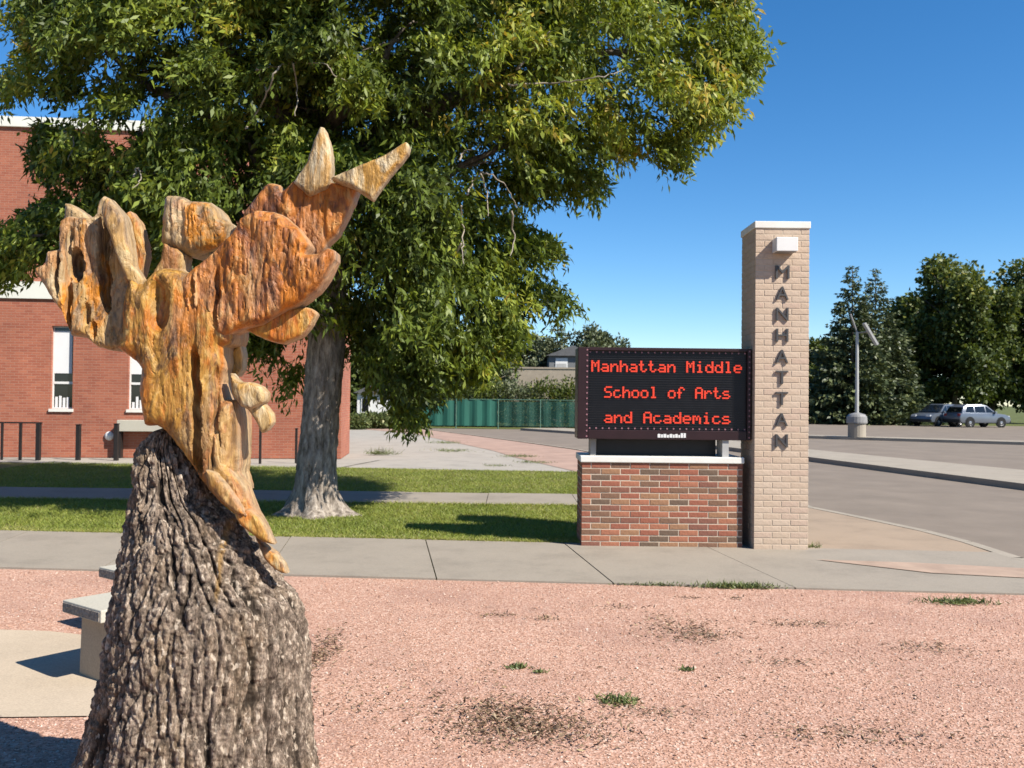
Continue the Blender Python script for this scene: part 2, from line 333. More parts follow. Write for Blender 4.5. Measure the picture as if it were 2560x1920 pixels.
# sidewalk slabs
sw = tag(bpy.data.objects.new('sidewalk', None), kind='structure'); col.objects.link(sw)
js = [-13.0+1.55*i for i in range(13)]; js = [x-0.05 for x in js if x < 5.2]
sk = -0.14
for i in range(len(js)-1):
    a0, a1 = js[i]+0.006, js[i+1]-0.006; dz = random.uniform(-0.003, 0.003)
    f = lambda x, far: (x+(sk*2.2 if far else 0), (WF(x+sk*2.2) if far else WN(x)))
    poly = [f(a0, 0), f(a1, 0), f(a1, 1), f(a0, 1)]
    if poly[1][0] > 5.2 or i == len(js)-2: poly[1] = (5.4, WN(5.4)); poly[2] = (5.21, WF(5.21))
    b = MB(); b.prism(poly, -0.09, 0.018+dz); b.build('slab', MT['walk'], sw)
tag(MB().prism([(-16, WN(-16)+.01), (5.2, WN(5.2)+.01), (5.2, WF(5.2)-.01), (-16, WF(-16)-.01)], -0.1, 0.004, True).build('joint_bed', MT['soil'], sw))
# lawns and the narrow path between them
L1F = lambda x: 14.05-0.02*x
L2N = lambda x: 15.75-0.02*x
L2F = lambda x: 20.9-0.10*x
sheet('lawn', [(-16, WF(-16)), (1.6, WF(1.6)), (1.75, 12.0), (1.9, L1F(1.9)), (-16, L1F(-16))], 0.0, MT['lawn'])
sheet('lawn', [(-16, L2N(-16)), (2.2, L2N(2.2)), (1.7, L2F(1.7)), (-16, L2F(-16))], 0.0, MT['lawn'])
pth = tag(bpy.data.objects.new('path', None), kind='structure'); col.objects.link(pth)
for i in range(13):
    x0, x1 = -16+1.42*i+.006, -16+1.42*(i+1)-.006
    MB().prism([(x0, L1F(x0)), (x1, L1F(x1)), (x1, L2N(x1)), (x0, L2N(x0))], -0.09, 0.012+random.uniform(-.003, .003)).build('slab', MT['walk'], pth)
# pale lot behind the lawn and pink path along the road
PB = [(4.3, 14.2), (2.3, 16.2), (1.85, 18.5), (1.46, 21.0), (0.13, 25.8), (-0.6, 29.3), (-4.3, 41.9), (-8, 49)]
sheet('gravel_lot', [(-16, L2F(-16)), (1.7, L2F(1.7)), (2.1, 18.0), (2.6, 20.0), (0.5, 30), (-3, 42), (-7, 50), (-30, 50), (-30, 22)], -0.012, MT['lot'])
sheet('pink_path', PB+[(-7.5, 52), (-4.6, 49), (-2.0, 42), (0.19, 35.8), (2.1, 30.2), (3.5, 24), (4.25, 18), (4.5, 14.1)], -0.004, MT['pinkpath'])
# traffic islands
isl = [(12.0, 11.5), (10.9, 15.0), (10.2, 18.4), (8.6, 26.9), (6.8, 36), (3.6, 46), (0.5, 51.5), (3.0, 52.5), (6.2, 47), (9.0, 37.5), (10.1, 31), (12.4, 22.1), (13.4, 18.2), (14.6, 13), (14.4, 11.3)]
sheet('traffic_island', isl, 0.045, MT['kerb'], 0.14)
sheet('traffic_island', [(10, 46.7), (14.2, 44), (21.7, 39.2), (31, 33.5), (31.7, 34.8), (22.4, 40.6), (14.9, 45.4), (10.7, 48.1)], 0.045, MT['kerb'], 0.14)
sheet('concrete_pad', [gnd(*p) for p in ((-420, 1560), (-100, 1574), (120, 1580), (300, 1600), (430, 1660), (420, 1740), (330, 1792), (40, 1796), (-300, 1800), (-700, 1780))], 0.008, MT['pad'])
sheet('soil_strip', [(-16, L2F(-16)-.25), (-4, L2F(-4)-.25), (-3.4, 24.2), (-16, 23.3)], 0.004, MT['lot'])

def inpoly(pts, poly):
    x, y = pts[:, 0], pts[:, 1]; r = np.zeros(len(pts), bool); P = np.asarray(poly, float); Q = np.roll(P, -1, 0)
    for (x0, y0), (x1, y1) in zip(P, Q):
        if y0 == y1: continue
        c = ((y0 > y) != (y1 > y)) & (x < (x1-x0)*(y-y0)/(y1-y0)+x0); r ^= c
    return r
def edgedist(pts, poly):
    P = np.asarray(poly, float); Q = np.roll(P, -1, 0); d = np.full(len(pts), 1e9)
    for a, b_ in zip(P, Q):
        ab = b_-a; t = np.clip(((pts-a)@ab)/max(1e-9, ab@ab), 0, 1); d = np.minimum(d, np.linalg.norm(pts-(a+t[:, None]*ab), axis=1))
    return d
# pebbles: uncountable, one object
def pebbles():
    n = 70000
    y = 3.3+5.1*rng.random(n)**1.25; x = (rng.random(n)*2-1)*(0.62*y+0.3)
    keep = (y < WN(x)-0.02) & ((x > -1.2) | (y > 3.2))
    pad = [gnd(*p) for p in ((-420, 1560), (-100, 1574), (120, 1580), (300, 1600), (430, 1660), (420, 1740), (330, 1792), (40, 1796), (-300, 1800), (-700, 1780))]
    keep &= ~inpoly(np.c_[x, y], pad)
    x, y = x[keep], y[keep]; n = len(x)
    r = rng.uniform(0.003, 0.0075, n)*(1+(rng.random(n) > .96)*.8); h = r*rng.uniform(0.5, 0.9, n); a = rng.uniform(0, 6.28, n)
    V = np.zeros((n, 6, 3))
    for k in range(4):
        rr = r*rng.uniform(0.7, 1.25, n); V[:, k, 0] = x+rr*np.cos(a+k*1.571); V[:, k, 1] = y+rr*np.sin(a+k*1.571); V[:, k, 2] = h*rng.uniform(0.0, 0.6, n)
    V[:, 4] = np.c_[x+r*.3*rng.normal(size=n), y+r*.3*rng.normal(size=n), h*1.5]; V[:, 5] = np.c_[x, y, -h]
    f = np.array([(0, 1, 4), (1, 2, 4), (2, 3, 4), (3, 0, 4)])
    F = (f[None]+(np.arange(n)*6)[:, None, None]).reshape(-1, 3)
    me = np_mesh('gravel', V.reshape(-1, 3), F, np.repeat(rng.random(n), 6))
    tag(link('gravel', me, MT['pebble']), 'loose pink gravel covering the bed in the foreground', 'gravel', kind='stuff')
pebbles()
def blades(name, P, h, wd, tint, lean=0.5):
    n = len(P); a = rng.uniform(0, 6.28, n); l = rng.normal(0, lean, (n, 2))*h[:, None]
    V = np.zeros((n, 3, 3)); dx = np.cos(a)*wd; dy = np.sin(a)*wd
    V[:, 0] = P+np.c_[dx, dy, np.zeros(n)]; V[:, 1] = P-np.c_[dx, dy, np.zeros(n)]; V[:, 2] = P+np.c_[l, h]
    return np_mesh(name, V.reshape(-1, 3), np.arange(n*3).reshape(-1, 3), np.repeat(tint, 3))
def lawn_grass(xr, yr, n, near, far, label, trunk=None):
    x = rng.uniform(*xr, n); y = yr[0]+(yr[1]-yr[0])*rng.random(n)**1.2
    k = (y > near(x)+.02) & (y < far(x)-.02)
    if trunk: k &= np.hypot(x-trunk[0], (y-trunk[1])*1.3) > 0.5*rng.uniform(.8, 1.5, n)
    x, y = x[k], y[k]; n = len(x)
    pn = np.array([noise.fractal(Vector((a*.9, b_*.9, 0)), 1, 2, 4) for a, b_ in zip(x[::1], y[::1])])
    bare = rng.random(n) < np.clip((pn-.45)*2, 0, .6); x, y, pn = x[~bare], y[~bare], pn[~bare]; n = len(x)
    t = np.clip(0.45+0.22*pn+rng.normal(0, .18, n), 0, 1)
    me = blades('grass', np.c_[x, y, np.zeros(n)], rng.uniform(.02, .045, n), .004+.004*rng.random(n), t, .9)
    tag(link('grass', me, MT['grassblade']), label, 'grass', kind='stuff')
def fringe(edge, xr, n, label, sgn):
    x = rng.uniform(*xr, n); y = edge(x)+sgn*np.abs(rng.normal(0, .05, n))+rng.normal(0, .015, n); t = np.clip(rng.normal(.72, .25, n), 0, 1)
    me = blades('grass_fringe', np.c_[x, y, np.full(n, .004)], rng.uniform(.02, .06, n), .004+.004*rng.random(n), t, 1.1)
    tag(link('grass_fringe', me, MT['grassblade']), label, 'grass', kind='stuff')
fringe(WF, (-9, 1.6), 6000, 'dry grass fringe along the back edge of the sidewalk', 1)
fringe(L1F, (-9, 1.8), 4000, 'grass fringe along the front edge of the narrow path', -1)
TR = at(795, 1284, 12.75); TR.z = 0
lawn_grass((-9, 1.7), (10.2, 14.4), 110000, WF, L1F, 'mown grass between the sidewalk and the narrow path', (TR.x, TR.y))
lawn_grass((-11, 2.0), (15.7, 22.2), 90000, L2N, L2F, 'mown grass between the narrow path and the brick school')

# ------------------------------------------------------------------ carved sculpture
SY = 3.5
sculpt = empty('wood_sculpture', (at(480, 1000, SY).x, SY, 0), 'tall carved wooden bird with spread wings rising from a grey bark stump', 'sculpture')
SO = sculpt.location.copy()
def Z1(pts): return [(80+x/2.212, 280+y/2.212) for x, y in pts]
def Z5(pts): return [(x/2.37, 680+y/2.37) for x, y in pts]
def Z2(pts): return [(80+x/1.885, 980+y/1.885) for x, y in pts]
def smooth_poly(poly, step):
    out = []; n = len(poly); P = [Vector((*p, 0)) for p in poly]
    for i in range(n):
        a, b_, c, d = P[i-1], P[i], P[(i+1) % n], P[(i+2) % n]
        k = max(1, int((c-b_).length/step))
        for j in range(k):
            t = j/k; m_ = lambda p, q: (q-p)*0.38
            h00 = 2*t**3-3*t*t+1; h10 = t**3-2*t*t+t; h01 = -2*t**3+3*t*t; h11 = t**3-t*t
            q = b_*h00+m_(a, c)*h10*0.42+c*h01+m_(b_, d)*h11*0.42
            if j: q += Vector((noise.noise(q*.06), noise.noise(q*.06+Vector((3, 8, 1))), 0))*1.6
            out.append((q.x, q.y))
    return out
def slab(name, poly, Y0, T, te, Rr, mat, slope=(0, 0), amp=0.010, gs=(9, 2.2), seed=0, curve=0.0, holes=(), grooves=None, step=3.4, rim=0.009, parent=None):
    """thick carved piece: outline at its own distance Y0, rounded to half thickness T, chain-saw carved faces"""
    amp *= .68; te = max(te, T*.55); Rr = Rr*.55
    poly = smooth_poly(poly, step); PA = np.array(poly); c0 = PA.mean(0); mpp = Y0/FPX
    x0, y0 = PA.min(0); x1, y1 = PA.max(0)
    gx, gy = np.meshgrid(np.arange(x0, x1, step), np.arange(y0, y1, step)); g = np.c_[gx.ravel(), gy.ravel()]
    g = g+rng.uniform(-.3, .3, g.shape)*step
    g = g[inpoly(g, poly)]; g = g[edgedist(g, poly) > step*0.55]
    pts = [Vector(p) for p in poly]+[Vector(p) for p in g]; nb = len(poly)
    ed = [(i, (i+1) % nb) for i in range(nb)]
    vs, es, fs, ov, oe, of = delaunay_2d_cdt(pts, ed, [], 1, 1e-4)
    V2 = np.array([(v.x, v.y) for v in vs]); d = edgedist(V2, poly)*mpp
    isb = d < 1e-5
    V = []; tint = []
    for side in (-1, 1):
        for i, (px, py) in enumerate(V2):
            u = min(d[i]/Rr, 1.0); h = te+(T-te)*(1-(1-u)**2)**.5 if u < 1 else T
            sx = (px-c0[0])*mpp; sy_ = (py-c0[1])*mpp
            f = min(1, d[i]/0.02)
            q = Vector((sx*gs[0]*2+seed, sy_*gs[1]*2, side*3.1+seed))
            h += f*amp*(noise.fractal(q, 0.9, 2.1, 4)*1.0)
            q2 = Vector((sx*5+seed*2, sy_*3.2, side*7.7)); h += f*amp*1.6*noise.noise(q2)
            q4 = Vector((sx*17+seed+.8*noise.noise(q2*2), sy_*5.5, side*2.0)); dv, _p = noise.voronoi(q4); h += f*amp*1.1*(min(.6, dv[1]-dv[0])-.3)
            h -= f*amp*.55*(1-abs(noise.noise(Vector((sx*60+seed, sy_*7+2*noise.noise(q2*3), side)))))**6
            if grooves and side < 0: h -= f*grooves(px, py)
            for hx, hy, ra, rb, dp in holes:
                k = math.hypot((px-hx)/ra, (py-hy)/rb)
                if side < 0 and k < 1.25: h -= dp*(1-min(1, max(0, (k-0.55)/0.7))**2)
            Y = Y0+slope[0]*sx+slope[1]*sy_+curve*sx*sx+side*h
            P = at(px, py, Y) if False else None
            mid = Y0+slope[0]*sx+slope[1]*sy_+curve*sx*sx
            m_ = at(px, py, mid); P = Vector((m_.x, Y, m_.z))-SO
            V.append(P); tint.append(max(0, 1-d[i]/rim))
    n = len(V2); F = []
    for f_ in fs:
        a, b_, c = f_[:3]
        nz = (V2[b_][0]-V2[a][0])*(V2[c][1]-V2[a][1])-(V2[b_][1]-V2[a][1])*(V2[c][0]-V2[a][0])
        if nz > 0: F.append((a, c, b_)); F.append((n+a, n+b_, n+c))
        else: F.append((a, b_, c)); F.append((n+a, n+c, n+b_))
    bm = bmesh.new(); bv = [bm.verts.new(p) for p in V]; bm.verts.index_update()
    for f_ in F:
        try: bm.faces.new([bv[i] for i in f_])
        except ValueError: pass
    cnt = {}
    for f_ in fs:
        for k in range(3):
            e = tuple(sorted((f_[k], f_[(k+1) % 3]))); cnt[e] = cnt.get(e, 0)+1
    for (a, b_), k in cnt.items():
        if k == 1:
            try: bm.faces.new([bv[a], bv[b_], bv[n+b_], bv[n+a]])
            except ValueError: pass
    bmesh.ops.recalc_face_normals(bm, faces=bm.faces[:])
    me = bpy.data.meshes.new(name); bm.to_mesh(me); bm.free()
    a = me.attributes.new('tint', 'FLOAT', 'POINT'); a.data.foreach_set('value', np.array(tint, dtype=np.float32))
    o = link(name, me, mat, parent or sculpt)
    me.shade_smooth(); me.set_sharp_from_angle(angle=R(42))
    return o
def vgroove(xs, wd, dp, y0=-1e9, y1=1e9, lean=0.0):
    def f(px, py):
        s = 0
        if y0 < py < y1:
            en = min(1, (py-y0)/45.0, (y1-py)/45.0); en = en*en*(3-2*en)
            for x in xs:
                k = abs(px-(x+lean*(py-y0)+6*noise.noise(Vector((x, py/40.0, 0)))))/(wd*(.45+.55*en))
                if k < 1: s += dp*en*(1-k*k)
        return s
    return f
# body (torso and legs) down to the stump
slab('body', Z1([(600, 930), (670, 965), (730, 900), (800, 880), (900, 900), (1010, 960), (1100, 1090), (1165, 1215), (1150, 1290), (1110, 1310), (1112, 1390), (1090, 1500), (1110, 1590)])+Z5([(1440, 760), (1455, 900), (1450, 1100), (1440, 1190), (1470, 1290), (1420, 1300), (1330, 1290), (1250, 1230), (1200, 1150), (1120, 1040), (1040, 940), (985, 905), (922, 905), (905, 830), (888, 700), (900, 580), (870, 540), (760, 455)])+Z1([(560, 1270), (560, 1100)]),
     3.50, 0.150, 0.03, 0.13, MT['w_ochre'], amp=0.012, seed=1.1, gs=(10, 1.6), step=3.8,
     grooves=lambda px, py: vgroove([517], 14, 0.05, 860, 1200, 0.03)(px, py)+vgroove([432], 26, 0.055, 690, 850, 0.0)(px, py)+vgroove([565], 8, 0.02, 900, 1200, 0.02)(px, py))
# far wing at the left
slab('wing', Z1([(190, 620), (235, 590), (345, 600), (385, 580), (405, 500), (432, 480), (520, 580), (548, 700), (572, 850), (612, 920), (670, 965), (690, 1100), (660, 1300), (560, 1290), (480, 1322), (400, 1305), (330, 1250), (250, 1240), (205, 1120), (160, 1060), (112, 980), (60, 900), (62, 868), (112, 850), (120, 780), (182, 770)]),
     3.50, 0.075, 0.018, 0.05, MT['w_grey'], slope=(0.18, 0), amp=0.016, seed=3.3, gs=(9, 1.5), step=3.6, holes=[(211, 670, 18, 36, 0.075), (238, 790, 8, 24, 0.03), (254, 830, 7, 20, 0.03)],
     grooves=lambda px, py: vgroove([192], 10, 0.03, 560, 860)(px, py)+vgroove([278], 14, 0.06, 520, 800, 0.02)(px, py)+vgroove([165], 7, 0.03, 600, 760)(px, py))
slab('feather', Z1([(200, 640), (203, 515), (240, 520), (300, 560), (348, 605), (400, 640), (380, 760), (280, 800), (200, 780)]), 3.64, 0.05, 0.02, 0.04, MT['w_grey'], seed=5.2, amp=0.01)
slab('feather', Z1([(500, 640), (530, 572), (560, 556), (612, 622), (642, 740), (647, 805), (622, 912), (560, 900), (510, 780)]), 3.60, 0.045, 0.02, 0.04, MT['w_orange'], seed=6.4, amp=0.008)
slab('feather', Z1([(395, 560), (408, 500), (432, 480), (520, 580), (548, 700), (575, 850), (625, 930), (610, 990), (540, 930), (480, 800), (440, 680)]), 3.405, 0.03, 0.012, 0.035, MT['w_grey'], slope=(0.2, 0), seed=8.4, amp=0.008)
# middle block (head turned away)
slab('head', Z1([(768, 560), (775, 502), (795, 482), (870, 490), (905, 512), (1020, 520), (1062, 562), (1082, 602), (1127, 632), (1112, 720), (1062, 770), (1000, 792), (930, 815), (850, 790), (800, 775), (755, 740), (755, 690)]), 3.62, 0.11, 0.03, 0.08, MT['w_grey'], seed=2.2, amp=0.016)
slab('neck', Z1([(755, 730), (830, 760), (870, 800), (860, 880), (920, 960), (800, 1020), (690, 980), (700, 890), (735, 830)]), 3.58, 0.07, 0.02, 0.05, MT['w_ochre'], seed=12.2, amp=0.012)
slab('neck', Z1([(960, 690), (985, 700), (1020, 790), (1060, 880), (1010, 900), (985, 800)]), 3.60, 0.035, 0.015, 0.03, MT['w_tan'], seed=13.2, amp=0.004)
# near wing at the right
slab('wing', Z1([(850, 950), (910, 885), (1010, 805), (1130, 685), (1180, 600), (1260, 560), (1350, 560), (1420, 590), (1500, 665), (1552, 745), (1532, 798), (1602, 795), (1650, 765), (1690, 780), (1692, 830), (1642, 930), (1590, 1000), (1482, 1080), (1432, 1100), (1300, 1180), (1170, 1215), (1080, 1250), (960, 1180), (870, 1100)]),
     3.42, 0.085, 0.02, 0.06, MT['w_red'], slope=(-0.10, 0), amp=0.016, seed=4.7, gs=(8, 2.2), step=3.6,
     holes=[(742, 560, 26, 18, 0.03), (690, 545, 30, 16, 0.03), (520, 800, 20, 24, 0.035)],
     grooves=lambda px, py: vgroove([560], 9, 0.02, 660, 860, -0.05)(px, py)+vgroove([498], 8, 0.025, 680, 830)(px, py))
slab('feather', Z1([(1140, 1060), (1300, 1050), (1432, 1080), (1552, 1090), (1580, 1120), (1552, 1182), (1502, 1242), (1402, 1285), (1302, 1262), (1222, 1222), (1150, 1195)]), 3.44, 0.055, 0.022, 0.045, MT['w_orange'], slope=(-0.05, 0), seed=9.9, amp=0.009)
slab('wing_tip', Z1([(1185, 580), (1222, 520), (1292, 430), (1322, 406), (1386, 416), (1396, 452), (1470, 384), (1530, 350), (1610, 400), (1690, 402), (1812, 432), (1762, 560), (1702, 680), (1642, 740), (1612, 800), (1500, 900), (1300, 800)]), 3.56, 0.06, 0.02, 0.045, MT['w_red'], slope=(-0.05, 0), seed=14.1, amp=0.014, gs=(7, 2.5))
slab('feather', Z1([(1460, 400), (1530, 290), (1580, 142), (1605, 96), (1626, 102), (1656, 190), (1667, 290), (1662, 370), (1640, 430), (1540, 470)]), 3.52, 0.055, 0.006, 0.06, MT['w_tan'], seed=15.3, amp=0.006)
slab('feather', Z1([(1660, 376), (1720, 345), (1800, 310), (1950, 250), (2068, 176), (2092, 200), (2082, 240), (2000, 340), (1930, 432), (1887, 492), (1850, 470), (1790, 430)]), 3.48, 0.04, 0.02, 0.03, MT['w_tan'], seed=16.8, amp=0.006)
# talon and lower leg
slab('talon', Z5([(1380, 600), (1430, 650), (1500, 655), (1560, 680), (1592, 720), (1582, 770), (1500, 815), (1440, 795), (1390, 720)]), 3.42, 0.05, 0.012, 0.05, MT['w_tan'], seed=17.0, amp=0.006)
slab('talon', Z5([(1480, 810), (1530, 780), (1572, 778), (1620, 840), (1627, 890), (1592, 940), (1560, 952), (1530, 890)]), 3.44, 0.038, 0.01, 0.035, MT['w_tan'], seed=18.0, amp=0.005)
slab('thigh', Z5([(1360, 440), (1400, 450), (1440, 425), (1455, 480), (1450, 580), (1420, 620), (1370, 590)]), 3.56, 0.05, 0.02, 0.04, MT['w_tan'], seed=19.0, amp=0.006)
slab('tail', Z5([(1280, 960), (1330, 950), (1350, 1080), (1400, 1180), (1470, 1270), (1520, 1400), (1585, 1520), (1600, 1560), (1560, 1570), (1480, 1480), (1400, 1420), (1330, 1360), (1260, 1280), (1230, 1180), (1280, 1130)]), 3.42, 0.07, 0.02, 0.05, MT['w_ochre'], seed=20.0, amp=0.012, gs=(9, 4))
slab('tail_feather', Z5([(1400, 1425), (1480, 1400), (1545, 1450), (1600, 1540), (1635, 1610), (1560, 1590), (1500, 1545), (1430, 1490)]), 3.36, 0.035, 0.012, 0.03, MT['w_ochre'], seed=21.0, amp=0.008)
slab('tail_feather', Z2([(1060, 680), (1110, 720), (1160, 760), (1190, 800), (1212, 850), (1180, 850), (1130, 815), (1100, 780)]), 3.40, 0.028, 0.01, 0.025, MT['w_grey'], seed=22.0, amp=0.006)
slab('tail_feather', Z5([(1230, 1170), (1290, 1190), (1350, 1260), (1420, 1360), (1470, 1440), (1400, 1420), (1320, 1350), (1250, 1270)]), 3.34, 0.03, 0.012, 0.03, MT['w_ochre'], seed=23.0, amp=0.008)
# stump
def stump():
    Lp = [(1067, 412), (1081, 380), (1123, 346), (1192, 335), (1298, 327), (1404, 313), (1510, 292), (1590, 282), (1670, 271), (1792, 239), (1850, 221), (1960, 180), (2060, 138)]
    Rp = [(1067, 432), (1086, 451), (1134, 476), (1187, 505), (1245, 530), (1293, 585), (1335, 613), (1362, 645), (1431, 685), (1495, 742), (1553, 760), (1617, 769), (1723, 765), (1850, 775), (1960, 790), (2060, 815)]
    f = lambda tab, y: float(np.interp(y, [t[0] for t in tab], [t[1] for t in tab]))
    NZ, NA = 440, 480; V = []; tint = []; rel = []
    for i in range(NZ+1):
        py = 1067+(2060-1067)*i/NZ; l, r_ = f(Lp, py), f(Rp, py)
        a, b_ = at(l, py, SY), at(r_, py, SY); c = (a+b_)/2; hw = (b_.x-a.x)/2; dp = min(hw*0.95, 0.20+hw*0.45)
        for j in range(NA):
            th = 2*math.pi*j/NA; ca, sa = math.cos(th), math.sin(th)
            p = Vector((c.x+hw*ca, SY+dp*sa, c.z)); nrm = Vector((ca, sa, 0.15)).normalized()
            wv = noise.noise_vector(Vector((p.x*3, p.y*3, p.z*2.5)))
            q = Vector((p.x*19+wv.x*.9, p.y*19+wv.y*.9, p.z*2.4+wv.z*.5)); dd, _ = noise.voronoi(q); e = min(1, (dd[1]-dd[0])/0.30); pl = e*e*(3-2*e)
            q3 = Vector((p.x*56+wv.y*2, p.y*56+wv.x*2, p.z*15)); dd3, _ = noise.voronoi(q3); e3 = min(1, (dd3[1]-dd3[0])/0.4)
            rd = abs(noise.noise(Vector((ca*3.6+wv.x*.45, sa*3.6+wv.y*.45, p.z*.55))))
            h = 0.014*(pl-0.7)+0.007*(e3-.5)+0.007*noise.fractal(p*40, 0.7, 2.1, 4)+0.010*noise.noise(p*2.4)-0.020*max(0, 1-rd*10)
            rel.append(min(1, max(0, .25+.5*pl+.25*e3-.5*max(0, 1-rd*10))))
            fade = min(1, i/30.0); h *= 0.25+0.75*fade
            # deep drying crack near the right-hand side
            th0 = 5.62+0.05*noise.noise(Vector((0, 0, p.z*4)))
            k = abs(th-th0)*max(hw, .05)/0.012
            if k < 1 and p.z < 0.72: h -= 0.06*(1-k)
            V.append(p+nrm*h-SO); 
            st = 0.0
            if 1290 < py < 1530:
                xx = 590+(py-1290)*0.09; st = max(0, 1-abs((c.x+hw*ca)/SY*FPX+1280-xx)/16)*min(1, (1530-py)/90) if sa < 0 else 0
            tint.append(st)
    F = []
    for i in range(NZ):
        for j in range(NA):
            k = (j+1) % NA; F.append((i*NA+j, (i+1)*NA+j, (i+1)*NA+k, i*NA+k))
    V = [tuple(v) for v in V]; me = bpy.data.meshes.new('stump'); me.from_pydata(V, [], F+[tuple(range(NA))]); me.update()
    a = me.attributes.new('tint', 'FLOAT', 'POINT'); a.data.foreach_set('value', np.array(tint, dtype=np.float32))
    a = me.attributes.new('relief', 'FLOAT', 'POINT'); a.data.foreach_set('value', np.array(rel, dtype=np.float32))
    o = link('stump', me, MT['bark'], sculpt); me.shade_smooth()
    o['label'] = 'furrowed grey-brown bark stump with a sloping top'
stump()

# ------------------------------------------------------------------ benches
def bench(corner, ang, label):
    t = empty('concrete_bench', (corner[0], corner[1], 0), label, 'bench', 'concrete benches beside the stump', ang)
    # local x runs along the length, y across to the far left; origin under the near corner
    b = MB().box(0, 0, 0.365, 1.0, 0.42, 0.435, 0.006); b.build('seat', MT['bench'], t)
    b = MB(); b.box(-0.006, 0.012, 0.372, 0.004, 0.408, 0.424, 0.002); b.build('rough_edge', MT['bench_rough'], t)
    for x in (0.08, 0.68):
        b = MB(); n0 = [(x, 0.05, 0.0), (x+.24, 0.05, 0.0), (x+.24, 0.37, 0.0), (x, 0.37, 0.0)]; n1 = [(x+.01, 0.05, .363), (x+.23, 0.05, .363), (x+.23, 0.37, .363), (x+.01, 0.37, .363)]
        b.v = n0+n1; b.f = [(3, 2, 1, 0), (4, 5, 6, 7), (0, 1, 5, 4), (1, 2, 6, 5), (2, 3, 7, 6), (3, 0, 4, 7)]; b.build('leg', MT['benchleg'], t)
    return t
c1 = gnd(252, 1527, 0.435); c2 = gnd(330, 1436, 0.435)
bench(c1, math.atan2(0.79, 0.61), 'near concrete bench with rough edge half hidden by the stump')
bench(c2, math.atan2(0.79, 0.61), 'farther concrete bench showing only a corner behind the stump')

# ------------------------------------------------------------------ brick helpers
_bc = {}
def brick_mesh(lx, ly, lz, mat):
    k = (round(lx, 4), round(ly, 4), round(lz, 4), mat.name)
    if k not in _bc:
        c = 0.0025; x, y, z = lx/2, ly/2, lz/2
        vs = [(-x+c, -y, -z+c), (x-c, -y, -z+c), (x-c, -y, z-c), (-x+c, -y, z-c), (-x, -y+c, -z), (x, -y+c, -z), (x, -y+c, z), (-x, -y+c, z), (-x, y, -z), (x, y, -z), (x, y, z), (-x, y, z)]
        fs = [(0, 1, 2, 3), (4, 5, 1, 0), (5, 6, 2, 1), (6, 7, 3, 2), (7, 4, 0, 3), (8, 9, 5, 4), (9, 10, 6, 5), (10, 11, 7, 6), (11, 8, 4, 7), (11, 10, 9, 8)]
        me = bpy.data.meshes.new('brick'); me.from_pydata(vs, [], fs); me.materials.append(mat); me.update(); _bc[k] = me
    return _bc[k]
def brick_face(parent, o, ang, width, height, mats, weights, z0=0.0, course=0.0677, bl=0.203, mj=0.011, depth=0.09, phase=0.0, jit=.002):
    """bricks of one face: o = lower left corner (local), ang = direction of the run; outer face at o"""
    n = int(round(height/course)); ch = height/n; u = Vector((math.cos(ang), math.sin(ang), 0)); nin = Vector((-math.sin(ang), math.cos(ang), 0))
    for r in range(n):
        x = -((r % 2)*0.5+phase)*(bl+mj)
        while x < width-0.004:
            a, e = max(x, 0), min(x+bl, width)
            if e-a > 0.02:
                pr = random.uniform(-jit, jit); me = brick_mesh(e-a, depth, ch-mj, random.choices(mats, weights)[0])
                p = Vector(o)+u*((a+e)/2)+nin*(depth/2+pr)+Vector((0, 0, z0+ch*(r+.5)))
                ob = bpy.data.objects.new('brick', me); col.objects.link(ob); ob.parent = parent; ob.location = p; ob.rotation_euler.z = ang
            x += bl+mj
def brick_stuff(parent, o, ang, width, height, mat, course=0.0677, bl=0.203, mj=0.010, depth=0.05):
    n = int(round(height/course)); ch = height/n; b = MB(); c_, s_ = math.cos(ang), math.sin(ang)
    for r in range(n):
        x = -(r % 2)*.5*(bl+mj)
        while x < width-.004:
            a, e = max(x, 0), min(x+bl, width)
            if e-a > .02: b.box(a, 0, ch*r+mj/2, e, depth, ch*(r+1)-mj/2)
            x += bl+mj
    b.v = [(o[0]+c_*x-s_*y, o[1]+s_*x+c_*y, o[2]+z) for x, y, z in b.v]
    b.build('brickwork', mat, parent)['kind'] = 'stuff'
def text_mesh(ch, height, depth, width=None):
    cu = bpy.data.curves.new('t', 'FONT'); cu.body = ch; cu.extrude = depth/2; cu.resolution_u = 4
    ob = bpy.data.objects.new('t', cu); col.objects.link(ob); dg = bpy.context.evaluated_depsgraph_get(); dg.update()
    me = bpy.data.meshes.new_from_object(ob.evaluated_get(dg)); bpy.data.objects.remove(ob)
    co = np.array([v.co for v in me.vertices]); lo, hi = co.min(0), co.max(0); c = (lo+hi)/2
    s = height/(hi[1]-lo[1]); sx = (width/(hi[0]-lo[0])) if width else s
    for v in me.vertices: v.co = ((v.co.x-c[0])*sx, (v.co.z-c[2]), (v.co.y-c[1])*s)
    # y is now depth, z up; front faces -y
    for v in me.vertices: v.co.y = -v.co.y
    me.update(); return me

# ------------------------------------------------------------------ sign pillar
PX0, PX1, PY0, PY1, PZ = 2.635, 3.22, 10.0, 10.6, 3.50
pil = empty('sign_pillar', (PX0, PY0, 0), 'tall tan brick pillar with vertical grey metal letters and white cap', 'pillar')
W, D = PX1-PX0, PY1-PY0
MB().box(0.0032, 0.0032, 0, W-.0032, D-.0032, PZ).build('core', MT['mortar_tan'], pil)
brick_face(pil, (0, 0, 0), 0, W, PZ, BT, (4, 3, 2, 3), bl=0.188, jit=.001)
